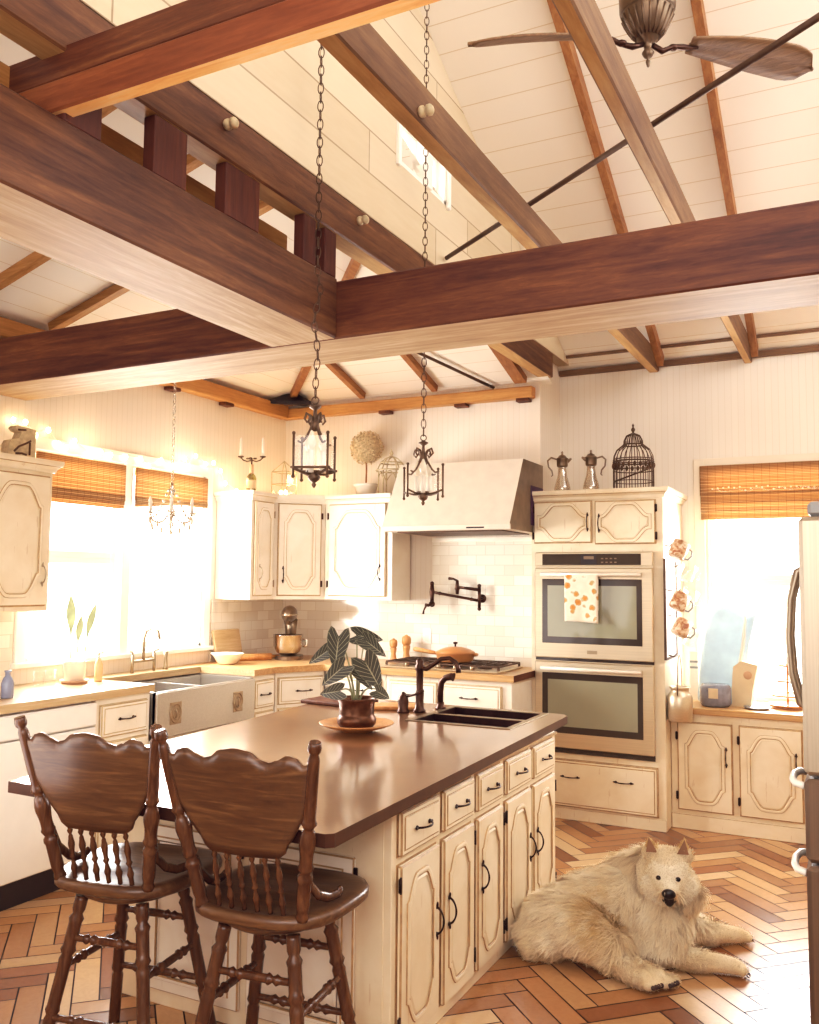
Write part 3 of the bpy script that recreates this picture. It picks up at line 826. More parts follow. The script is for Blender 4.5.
# back run facing -Y
YFb = 5.58
def backcab(name, label, xa, xb, fronts, paint='white_cab', **k):
    return cabinet(name, label, xb - xa, WB - YFb - .005, ZC - .045, (xa, YFb, 0), 0, fronts, paint, toe=.09, **k)
backcab('base_cabinet', 'white drawer base on the back wall behind the island plant', -3.525, -3.02, [('drawer', .03, .475, .74, .905, [(.25, .08, False)]), ('door', .03, .475, .13, .71)])
backcab('cooktop_cabinet', 'white base cabinet with two wide drawers under the cooktop', -3.015, -2.075, [('drawer', .03, .40, .73, .905, [(.18, .09, False)]), ('drawer', .44, .87, .73, .905, [(.2, .09, False)]), ('door', .03, .40, .13, .70), ('door', .44, .87, .13, .70)])
# worktop L with gap for the sink
P1 = [(WL + .002, 2.2), (-3.70, 2.2), (-3.70, 4.005), (WL + .002, 4.005)]
P2 = [(WL + .002, 4.006), (-4.17, 4.006), (-4.17, 4.96), (WL + .002, 4.96)]
P3 = [(WL + .002, 4.961), (-3.70, 4.961), (-3.70, 5.215), (-3.515, 5.545), (-2.05, 5.545), (-2.05, WB - .002), (WL + .002, WB - .002)]
b = MB()
for Q in (P1, P2, P3): b.prism(Q, 'xy', ZC - .043, ZC, 0)
o = solo('worktop', b, [M['butcher'], M['darkwood'], M['butcherx']], 'long butcher-block worktop turning the corner from left wall to cooktop', 'worktop')
for p in o.data.polygons:
    c = p.center
    if c.x > -2.06 and abs(p.normal.x) > .9: p.material_index = 1
    elif c.y > 4.97: p.material_index = 2
# apron sink
sk = thing('apron_sink', 'stainless double-bowl apron sink with two embossed medallions', 'sink', (-3.685, 4.01, 0), PI / 2)
W_ = .945
b = MB()
b.box(0, W_, 0, .02, .665, .93, 0, .006)
obj('apron', b, M['steelsink'], sk)
b = MB()
b.box(0, W_, .02, .035, .72, .935).box(0, .02, .02, .48, .72, .935).box(W_ - .02, W_, .02, .48, .72, .935).box(0, W_, .46, .48, .72, .935).box(0, W_, .02, .48, .70, .72).box(W_ * .52 - .012, W_ * .52 + .012, .035, .46, .72, .925)
obj('basin', b, M['steelsink'], sk)
for u in (.17, .80):
    b = MB(); c = W_ * u
    P = [(c + .045 * math.cos(2 * PI * i / 20), -.003, .80 + .055 * math.sin(2 * PI * i / 20)) for i in range(20)]
    b.tube(P, .006, 6, closed=True)
    P = [(c + .026 * math.cos(2 * PI * i / 16), -.003, .80 + .034 * math.sin(2 * PI * i / 16)) for i in range(16)]
    b.tube(P, .005, 6, closed=True)
    b.tube([(c, -.003, .77), (c + .008, -.005, .80), (c - .004, -.003, .83)], .006, 6)
    b.box(c - .05, c + .05, -.004, 0, .735, .865, 0, .003)
    obj('medallion', b, M['nickel'], sk)
# --- upper cabinets
def handle_at(w, right, z): return [((w - .04) if right else .04, z, True)]
cabinet('upper_cabinet', 'cream upper cabinet at the left edge holding the carved bracket', .9, .325, .83, (-4.02, 2.59, 1.418), PI / 2,
        [('door', .03, .435, .03, .74, [(.365, .14, True)], 'L'), ('door', .465, .875, .03, .74, [(.37, .17, True)], 'L')], 'cream', top_mould=(0, 0, .765, 0), handle='nickel')
cabinet('upper_cabinet', 'narrow bright white upper cabinet beside the sink window', .288, .325, .80, (-4.02, 5.31, 1.452), PI / 2,
        [('door', .035, .262, .03, .735, [(.045, .17, True)], 'R')], 'white_cab', top_mould=(0, -1, .74, 0), handle='nickel')
# diagonal corner upper: solid pentagon body
dcx = thing('corner_upper_cabinet', 'white diagonal corner upper cabinet with single arched door', 'cabinet', (-4.02, 5.60, 1.452), math.atan2(.272, .285))
Ld = math.hypot(.285, .272)
b = MB(); Rm = Matrix.Rotation(-math.atan2(.272, .285), 3, 'Z')
pent = [(0, 0), (.285, .272), (.285, .595), (-.325, .595), (-.325, .003)]
pl = [tuple((Rm @ Vector((x, y, 0)))[:2]) for x, y in pent]
b.prism(pl, 'xy', 0, .80, 0)
b.box(.026, Ld - .026, -.0012, .004, .026, .739, 1)
obj('carcass', b, [M['white_cab'], M['glaze']], dcx)
d_ = obj('door', front_mb(.03, Ld - .03, .03, .735, 'cath'), [M['white_cab'], M['glaze_soft']], dcx, (.03, 0, .03))
obj('handle', pull(.095), M['black'], d_, (.04, -.022, .16))
for hz in (.09, .615): obj('hinge', MB().box(-.008, .008, -.004, .002, -.024, .024, 0, .002), M['bronze'], d_, (Ld - .06 + .006, -.016, hz))
c = MB()
for dd, z0_, z1_ in ((.014, .74, .757), (.028, .757, .774), (.042, .774, .806)): c.box(-.0, Ld, -dd, .05, z0_, z1_, 0)
obj('crown_moulding', c, [M['white_cab'], M['glaze']], dcx)
cabinet('upper_cabinet', 'white upper cabinet between corner cabinet and range hood', .595, .30, .80, (-3.731, 5.875, 1.452), 0,
        [('door', .04, .545, .03, .735, [(.46, .18, True)], 'L')], 'white_cab', top_mould=(-1, -1, .74, 0))
# --- right base cabinet under the window
XR0, XR1 = -1.162, -.14
rc = cabinet('base_cabinet', 'cream low base cabinet with two arched doors under the right window', XR1 - XR0, WR - 6.14 - .005, .745, (XR0, 6.14, 0), 0,
             [('door', .045, .385, .125, .69, [(.305, .36, True)], 'L'), ('door', .43, .80, .125, .69, [(.335, .36, True)], 'L'), ('door', .84, 1.0, .125, .69)], 'cream',
             carc=lambda b: (b.box(.0, XR1 - XR0, -.012, 0, 0.0, .095, 0, .003, 1), b.box(0, XR1 - XR0, -.006, 0, .71, .745, 0)))
b = MB().box(0, XR1 - XR0 + .0, -.03, WR - 6.14 - .002, 0, .042, 0, .004)
solo('window_worktop', b, M['butcherx'], 'short butcher-block worktop under the right window', 'worktop', (XR0, 6.14, .746))
# --- oven tower
OX0, OX1, OY = -2.078, -1.165, 5.98
OW = OX1 - OX0
def tower_carc(b):
    b.box(.0, OW, -.004, 0, .0, .075, 0, .002, 1)
tw = cabinet('oven_tower_cabinet', 'tall cream cabinet housing the double ovens beside the right window', OW, WR - OY - .005, 2.20, (OX0, OY, 0), 0,
             [('widedoor', .025, .435, 1.875, 2.16, [(.385, .14, True)], 'L', (.05, .235)), ('widedoor', .46, .865, 1.865, 2.155, [(.03, .14, True)], 'R', (.05, .235)),
              ('drawer', .06, .86, .09, .40, [(.22, .2, False), (.58, .2, False)])], 'cream', top_mould=(-1, 0, 2.172, 0), carc=tower_carc)
# fluted side post at the right front edge
# ------------------------------------------------------------------ double wall oven
ov = thing('double_wall_oven', 'stainless double wall oven with grey-green reflections painted on the glass doors', 'oven', (-2.042, OY - .003, .445), 0)
W_ = .812
obj('body', MB().box(0, W_, -.008, .0, 0, 1.365, 0, .002).box(.0, W_, -.016, .0, .0, .022, 1), [M['steel'], M['ovenblack']], ov)
cp = obj('control_panel', MB().box(0, W_, -.03, -.009, 1.268, 1.362, 0, .004).box(.055, W_ - .075, -.033, -.03, 1.275, 1.352, 1, .003), [M['steel'], M['ovenblack']], ov)
b = MB().box(.33, .44, -.0345, -.033, 1.28, 1.345, 0, .002)
for i in range(4):
    for j in range(2): b.box(.47 + .03 * i, .485 + .03 * i, -.0342, -.033, 1.29 + .025 * j, 1.298 + .025 * j, 1)
b.box(.35, .42, -.0352, -.0345, 1.315, 1.335, 1)
obj('display', b, [M['toe'], M['pewter']], cp)
for k, (z0, z1) in enumerate(((.035, .615), (.64, 1.255))):
    h = z1 - z0
    d_ = obj('oven_door', MB().box(0, W_, -.035, -.009, 0, h, 0, .006).box(0, W_, -.012, -.006, -.02, 0, 1), [M['steel'], M['ovenblack']], ov, (0, 0, z0))
    obj('window', MB().box(.055, W_ - .07, -.0385, -.035, .10, h - .075, 0, .006).box(.095, W_ - .105, -.0395, -.0385, .145, h - .12, 1, .004), [M['ovenblack'], M['ovenreflect']], d_)
    hb = MB().tube([(.055, -.07, h - .045), (W_ - .07, -.07, h - .045)], .0145, 12)
    for x in (.10, W_ - .115): hb.tube([(x, -.035, h - .045), (x, -.07, h - .045)], .008, 8)
    obj('handle', hb, M['handlebar'], d_)
    if k: obj('badge', MB().box(.37, .44, -.0365, -.035, .035, .058, 0, .003), M['nickel'], d_)
# towel over the upper handle
tb = MB(); N1, N2 = 14, 20
tv = []
for s_, (yy, zlow) in ((0, (-.0845, 1.335)), (1, (-.0575, 1.45))):
    pass
V = []; 
path = []
zh = .445 + .64 + .615 - .045
for i in range(N2): 
    u = i / (N2 - 1); path.append((-.0835 - .003 * math.sin(u * 3), 1.332 + (zh - 1.332) * u))
for i in range(1, 8):
    a = PI * i / 8; path.append((-.07 - .0135 * math.cos(a), zh + .0135 * math.sin(a)))
for i in range(9): path.append((-.0565, zh - .03 * i))
for j in range(N1):
    u = j / (N1 - 1)
    for i, (y, z) in enumerate(path):
        V.append((.0 + .226 * u + .006 * (u) * (1 - i / len(path)), y - .004 * math.sin(u * 9) * max(0, 1 - i / 20), z + .006 * math.sin(u * 3 + 1) * (i == 0)))
K = len(path)
tb.add(V, [(j * K + i, (j + 1) * K + i, (j + 1) * K + i + 1, j * K + i + 1) for j in range(N1 - 1) for i in range(K - 1)], 0, True)
tb.xf(Matrix.Translation((-.0, 0, -zh)))
o = solo('tea_towel', tb, M['towel'], 'orange and white floral tea towel hanging on the upper oven handle', 'towel', (-1.812, OY - .003, zh))
md = o.modifiers.new('s', 'SOLIDIFY'); md.thickness = .002
# ------------------------------------------------------------------ range hood
hd = thing('range_hood', 'large cream slant-fronted range hood above the cooktop', 'range hood', (0, 0, 0))
hx0, hx1 = -3.02, -2.062
poly = [(6.19, 1.95), (5.50, 1.95), (5.50, 1.985), (5.765, 2.45), (6.19, 2.45)]
b = MB(); b.prism(poly, 'yz', hx0, hx1, 1, 0)
o = obj('canopy', b, [M['ivory'], M['pewter']], hd)
obj('lip', MB().box(hx0 - .006, hx1 + .006, 5.492, 5.508, 1.948, 1.984, 0, .002), M['ivory'], hd)
obj('control_slot', MB().box(-2.37, -2.24, 5.489, 5.493, 1.958, 1.968, 0, .001), M['toe'], hd)
obj('filter', MB().box(hx0 + .08, hx1 - .08, 5.58, 6.12, 1.942, 1.951, 0), M['iron'], hd)
obj('side_vent', MB().box(hx1, hx1 + .004, 5.92, 6.18, 2.0, 2.28, 0), M['purple'], hd, label='dark purplish vent patch on the hood side')
# backsplash
bs = struct('trim_2', MB().box(-2.95, -2.09, WB - .014, WB - .001, ZC, 1.90, 0), M['tile'])
struct('trim_3', MB().box(WL + .002, -2.95, WB - .013, WB - .001, ZC, 1.452, 0).box(WL + .001, WL + .013, 5.27, WB - .013, ZC, 1.452, 0), M['tile'])
struct('trim_4', MB().box(-2.95, -2.09, WB - .03, WB - .001, 1.90, 1.935, 0, .004), M['trimw'])
struct('trim_5', MB().box(WL + .001, WL + .011, 2.2, 3.53, ZC, 1.418, 0), M['tile'])
# ------------------------------------------------------------------ cooktop
ct = thing('gas_cooktop', 'stainless gas cooktop with black cast grates', 'cooktop', (-3.08, 5.60, ZC), 0)
CW, CD = .90, .50
obj('tray', MB().box(0, CW, 0, CD, .001, .014, 0, .005), M['steel'], ct)
for k in range(3):
    b = MB(); x0, x1 = .02 + k * .288, .02 + k * .288 + .28
    for x in (x0, x1): b.box(x - .006, x + .006, .06, CD - .02, .032, .044, 0, .002)
    for y in (.06, .27, CD - .02): b.box(x0, x1, y - .006, y + .006, .032, .044, 0, .002)
    for i in range(4): 
        xx = x0 + .056 * (i + 1); b.box(xx - .004, xx + .004, .07, CD - .03, .034, .045, 0)
    for x in (x0, x1):
        for y in (.065, CD - .025): b.box(x - .007, x + .007, y - .007, y + .007, .014, .034, 0)
    obj('grate', b, M['iron'], ct)
    for y in (.17, .37): obj('burner', MB().lathe([(.05, .014), (.05, .02), (.032, .022), (.032, .03), (0, .031)], ((x0 + x1) / 2, y, 0), 16), M['iron'], ct)
for i in range(5):
    obj('knob', MB().lathe([(.017, .014), (.016, .034), (.013, .037), (0, .037)], (.20 + i * .125, .03, 0), 12), M['nickel'], ct)
# pan
pn = thing('saute_pan', 'orange enamel lidded pan with long wooden handle on the cooktop', 'pan', (-2.60, 5.84, ZC + .0455))
obj('body', MB().lathe([(.0, 0), (.115, 0), (.128, .012), (.14, .06), (.144, .062), (.14, .064), (.134, .062), (.122, .014), (.0, .008)], n=32).tube([(.138, 0, .052), (.165, .0, .055), (.172, 0, .052)], .012, 8), M['orangepan'], pn)
ld = obj('lid', MB().lathe([(.141, .065), (.136, .072), (.10, .09), (.05, .103), (0, .106)], n=32), M['orangepan'], pn)
obj('lid_knob', MB().lathe([(.006, .104), (.006, .122), (.017, .127), (.017, .136), (.004, .14), (0, .14)], n=12), M['bronze'], ld)
obj('pan_handle', MB().tube([(-.135, .0, .05), (-.17, -.005, .056), (-.24, -.01, .066), (-.31, -.015, .075), (-.325, -.016, .076)], [.010, .0135, .016, .018, .012], 10), M['lightwood'], pn, label='long pale wooden handle')
def mill(x, y, s, label):
    t = thing('pepper_mill', label, 'pepper mill', (x, y, ZC), 0, 'wooden mills')
    obj('body', MB().lathe([(0, 0), (.029, 0), (.030, .01), (.024, .03), (.019, .06), (.024, .085), (.026, .10), (.022, .108), (0, .108)], n=18).xf(Matrix.Scale(s, 4)), M['lightwood'], t)
    obj('head', MB().lathe([(.022, .109), (.03, .12), (.031, .15), (.026, .165), (.012, .17), (.007, .176), (0, .178)], n=18).xf(Matrix.Scale(s, 4)), M['lightwood'], t)
mill(-3.20, 6.03, 1.0, 'wooden mill at the back of the counter, left of the pair')
mill(-3.115, 6.08, 1.16, 'taller wooden mill of the pair, nearest the pan')
# pot filler
pf = thing('pot_filler', 'dark bronze folding pot filler tap on the tile above the cooktop', 'tap', (-2.535, WB - .014, 1.475))
b = MB().lathe([(0, 0), (.032, 0), (.032, .006), (.02, .012), (0, .012)], n=18).xf(Matrix.Rotation(PI / 2, 4, 'X'))
b.tube([(0, -.005, -.0), (0, -.07, 0)], .011, 10).tube([(0, -.06, -.07), (0, -.06, .09)], .012, 10)
b.ell((0, -.06, .095), .015, 10, 8).ell((0, -.06, -.075), .015, 10, 8)
obj('wall_mount', b, M['bronze'], pf)
obj('lower_arm', MB().tube([(0, -.06, -.015), (-.05, -.068, -.007), (-.06, -.07, -.005), (-.07, -.0715, -.003), (-.29, -.108, .033), (-.30, -.11, .035), (-.31, -.112, .037), (-.36, -.12, .045)], [.011, .011, .015, .0105, .0105, .015, .011, .011], 10), M['bronze'], pf)
obj('upper_arm', MB().tube([(0, -.06, .065), (-.17, -.08, .085)], .0115, 10).tube([(-.17, -.08, .03), (-.17, -.08, .06), (-.17, -.08, .07), (-.17, -.08, .10), (-.17, -.08, .135)], [.012, .015, .02, .015, .011], 12), M['bronze'], pf)
obj('lever', MB().tube([(-.17, -.08, .13), (-.20, -.08, .145), (-.24, -.08, .148)], [.009, .008, .012], 8), M['bronze'], pf)
b = MB().tube([(-.36, -.12, -.04), (-.36, -.12, .0), (-.36, -.12, .045), (-.36, -.12, .10)], [.015, .014, .02, .013], 10).ell((-.36, -.12, .108), .017, 10, 8).ell((-.36, -.12, -.045), .024, 10, 8)
b.tube([(-.36, -.12, -.02), (-.35, -.14, -.045), (-.37, -.16, -.055), (-.395, -.165, -.05)], .012, 10).tube([(-.38, -.17, -.05), (-.40, -.175, -.09), (-.405, -.175, -.12)], [.009, .006, .009], 8)
obj('spout', b, M['bronze'], pf)
# stand mixer
mx = thing('stand_mixer', 'silver stand mixer with steel bowl in the corner by the tiles', 'mixer', (-4.0, 5.80, ZC), R(28))
obj('base', MB().prism([(.11 * math.cos(a) * 1.0, .16 * math.sin(a)) for a in [2 * PI * i / 20 for i in range(20)]], 'xy', 0, .03), M['pewter'], mx)
obj('column', MB().tube([(0, .10, .03), (0, .11, .12), (0, .10, .22), (0, .08, .30)], [.05, .045, .045, .055], 14), M['pewter'], mx)
obj('motor_head', MB().ell((0, -.02, .35), (.06, .17, .065), 18, 12).tube([(0, -.1, .35), (0, -.1, .27)], .02, 10), M['pewter'], mx)
obj('trim_band', MB().tube([(.061 * math.cos(a), -.02 + .172 * math.sin(a), .345) for a in [2 * PI * i / 24 for i in range(24)]], .006, 6, closed=True), M['chrome'], mx)
bw = obj('bowl', MB().lathe([(0, .04), (.06, .04), (.09, .06), (.112, .11), (.116, .19), (.119, .192), (.112, .19), (.108, .11), (0, .06)], (0, -.07, 0), 28), M['chrome'], mx)
obj('bowl_handle', MB().tube([(.112, -.07, .16), (.145, -.07, .155), (.145, -.07, .11), (.112, -.07, .10)], .007, 8), M['chrome'], bw)
# outlet on the tile
solo('wall_outlet', MB().box(-.036, .036, -.006, 0, -.058, .058, 0, .003).box(-.016, .016, -.008, -.006, -.04, .04, 1, .002), [M['bright'], M['trimw']], 'white switch plate on the back tiles behind the plant', 'switch', (-2.99, WB - .0135, 1.18))
# ------------------------------------------------------------------ bronze double sink & taps on the island
si = thing('island_sink', 'dark copper double sink set into the island top', 'sink', (0, 0, 0))
b = MB()
zr = z_top
b.box(sx0 - .02, sx1 + .02, sy0 - .02, sy0 + .015, zr + .0005, zr + .004, 0, .0015).box(sx0 - .02, sx1 + .02, sy1 - .015, sy1 + .02, zr + .0005, zr + .004, 0, .0015)
b.box(sx0 - .02, sx0 + .015, sy0 + .015, sy1 - .015, zr + .0005, zr + .004, 0, .0015).box(sx1 - .015, sx1 + .02, sy0 + .015, sy1 - .015, zr + .0005, zr + .004, 0, .0015)
b.box(sx0 + .015, sx1 - .015, 4.405, 4.435, zr - .012, zr + .003, 0, .003)
obj('rim', b, M['nickel'], si)
for a, c in ((sy0 + .012, 4.407), (4.433, sy1 - .012)):
    b = MB(); x0, x1, zb = sx0 + .012, sx1 - .012, zr - .035
    b.box(x0, x1, a, a + .004, zb, zr).box(x0, x1, c - .004, c, zb, zr).box(x0, x0 + .004, a, c, zb, zr).box(x1 - .004, x1, a, c, zb, zr).box(x0, x1, a, c, zb - .004, zb)
    obj('basin', b, M['copperdark'], si)
fa = thing('kitchen_faucet', 'oil-rubbed bronze arched kitchen faucet with lever on the island', 'faucet', (-2.185, 4.43, z_top))
obj('body', MB().lathe([(0, 0), (.034, 0), (.034, .012), (.026, .02), (.022, .06), (.024, .10), (.019, .12), (.020, .22), (.026, .23), (.026, .25), (.018, .262), (.022, .275), (.012, .29), (0, .292)], n=18), M['bronze'], fa)
obj('spout', MB().tube([(.005, 0, .24), (.04, -.0, .235), (.08, .0, .26), (.13, .0, .295), (.18, 0, .30), (.215, 0, .28), (.23, 0, .25), (.232, 0, .225)], [.014, .013, .0125, .012, .012, .012, .013, .015], 12), M['bronze'], fa)
hb = obj('handle_base', MB().lathe([(0, 0), (.034, 0), (.034, .01), (.027, .02), (.030, .06), (.026, .085), (.012, .098), (.008, .11), (0, .112)], (-.07, -.06, 0), 18), M['bronze'], fa)
obj('lever', MB().tube([(-.07, -.06, .08), (-.0, -.06, .10), (.05, -.055, .125)], [.007, .006, .009], 8), M['bronze'], hb)
sp = thing('side_sprayer', 'bronze side sprayer standing right of the island faucet', 'sprayer', (-2.13, 4.585, z_top))
obj('holder', MB().lathe([(0, 0), (.03, 0), (.03, .01), (.02, .02), (.02, .04), (0, .04)], n=16), M['bronze'], sp)
obj('head', MB().tube([(0, 0, .03), (-.002, 0, .10), (.005, 0, .15), (.03, 0, .175), (.065, 0, .185), (.08, 0, .182)], [.016, .018, .018, .018, .02, .024], 12), M['bronze'], sp)
# ------------------------------------------------------------------ plant, plate, boards on the island
PX, PY = -2.175, 3.73
solo('wooden_plate', MB().lathe([(0, .0), (.075, 0), (.08, .006), (.14, .02), (.178, .036), (.180, .04), (.176, .041), (.13, .026), (.075, .012), (0, .012)], n=40), M['lightwood'], 'shallow turned wooden plate under the potted plant', 'plate', (PX, PY, z_top))
pt = thing('potted_plant', 'alocasia plant with dark veined leaves in copper pot on the island', 'plant', (PX, PY, z_top + .0125))
obj('pot', MB().lathe([(0, 0), (.052, 0), (.06, .004), (.071, .02), (.073, .036), (.066, .05), (.064, .056), (.066, .10), (.073, .112), (.074, .118), (.068, .118), (.062, .108), (.06, .10), (0, .10)], n=28).xf(Matrix.Diagonal((1.3, 1.3, 1.22, 1))), M['copper'], pt)
obj('soil', MB().lathe([(.078, .123), (0, .128)], n=20), M['toe'], pt)
import bpy as _b
def leaf_mb(L, W_):
    """arrow-shaped leaf with pale veins; lies in xz, tip at -z, petiole at origin"""
    b = MB(); cols = []
    half = [(0, 0.08), (.22, .34), (.40, .42), (.50, .22), (.52, .0), (.46, -.25), (.36, -.5), (.2, -.78), (.0, -1.0)]
    n = 9; rows = []
    for sgn in (-1, 1):
        for i in range(len(half) - 1):
            x0, z0 = half[i]; x1, z1 = half[i + 1]
            # mid-line anchors
            m0 = min(.08, z0) if i else .08; m1 = min(.08, z1)
            m0, m1 = .08 - 1.08 * (i / (len(half) - 1)) , .08 - 1.08 * ((i + 1) / (len(half) - 1))
            for a0, a1, c in ((.0, .05, 'v'), (.05, .94, 'g'), (.94, 1.0, 'e')):
                q = []
                for (xx, zz, mm, aa) in ((x0, z0, m0, a0), (x0, z0, m0, a1), (x1, z1, m1, a1), (x1, z1, m1, a0)):
                    X, Z = xx * aa, mm + (zz - mm) * aa
                    q.append((sgn * X * W_, .10 * L * (1 - abs(X) * 1.2) - .16 * L * max(0, -Z) ** 2 - .05, Z * L))
                # split green into green + vein stripe
                if c == 'g':
                    P = [Vector(t) for t in q]
                    k = .88
                    mA, mB = P[0].lerp(P[3], k), P[1].lerp(P[2], k)
                    b.add([P[0], P[1], mB, mA], [(0, 1, 2, 3)], 0, True); cols.append('g')
                    b.add([mA, mB, P[2], P[3]], [(0, 1, 2, 3)], 0, True); cols.append('v')
                else:
                    b.add(q, [(0, 1, 2, 3)], 0, True); cols.append(c)
    pal = {'g': srgb('#474a40'), 'v': srgb('#a8a68c'), 'e': srgb('#7a7c68')}
    return b, [pal[c] for c in cols]
def add_leaf(name, parent, pos, L, W_, rot, mat):
    b, cols = leaf_mb(L, W_)
    b.xf(rot.to_4x4()); 
    o = obj(name, b, M[mat], parent, pos, fix=False)
    a = o.data.attributes.new('col', 'FLOAT_COLOR', 'FACE'); a.data.foreach_set('color', np.array(cols, dtype=np.float32).ravel())
    return o
from mathutils import Euler
cam_az = math.atan2(0 - PX, -(0 - PY)); face = R(30)
# leaves laid out as seen by the viewer: u = to the right in view, h = height, tilt in view
ur = Vector((math.cos(face), math.sin(face), 0)); uf = Vector((math.sin(face), -math.cos(face), 0))
LV = [(-.09, .435, .03, .150, .105, -6), (-.13, .375, -.02, .115, .07, -55), (-.005, .44, -.03, .12, .085, 80), (.035, .42, .0, .12, .075, 52), (.035, .325, .06, .145, .12, 30), (-.065, .30, .06, .125, .09, -48), (.0, .28, .03, .11, .06, 38), (-.075, .185, .04, .09, .08, -80), (.085, .19, .05, .07, .065, 60)]
stems = MB()
for i, (u, h, f, L, W_, tilt) in enumerate(LV):
    pos = ur * u + uf * f + Vector((0, 0, h))
    rm = Matrix.Rotation(face, 3, 'Z') @ Matrix.Rotation(R(-tilt), 3, 'Y') @ Matrix.Rotation(R(14), 3, 'X')
    add_leaf('leaf', pt, pos, L, W_, rm, 'plantleaf')
    st = ur * (u * .15) + Vector((0, 0, .125))
    mid = (st + pos) / 2 + Vector((0, 0, .05)) - ur * u * .25
    P = [st.lerp(mid, t).lerp(mid.lerp(pos, t), t) for t in [k / 8 for k in range(9)]]
    stems.tube(P, [.0055 - .0003 * k for k in range(9)], 7)
obj('stems', stems, plain('leaf_stem', '#9a9a76', .45, var=.1), pt)
solo('cutting_board', MB().box(-.19, .19, -.13, .13, 0, .022, 0, .006), M['darkwood'], 'long dark wooden board on the island behind the plant, left end showing', 'cutting board', (-2.74, 4.50, z_top), R(-4))
cbt = thing('cutting_board', 'paler wooden board lying on the island between the plant and the faucet', 'cutting board', (-2.43, 4.46, z_top), R(25))
obj('blade', MB().box(-.12, .20, -.09, .09, 0, .02, 0, .006), M['lightwood'], cbt)
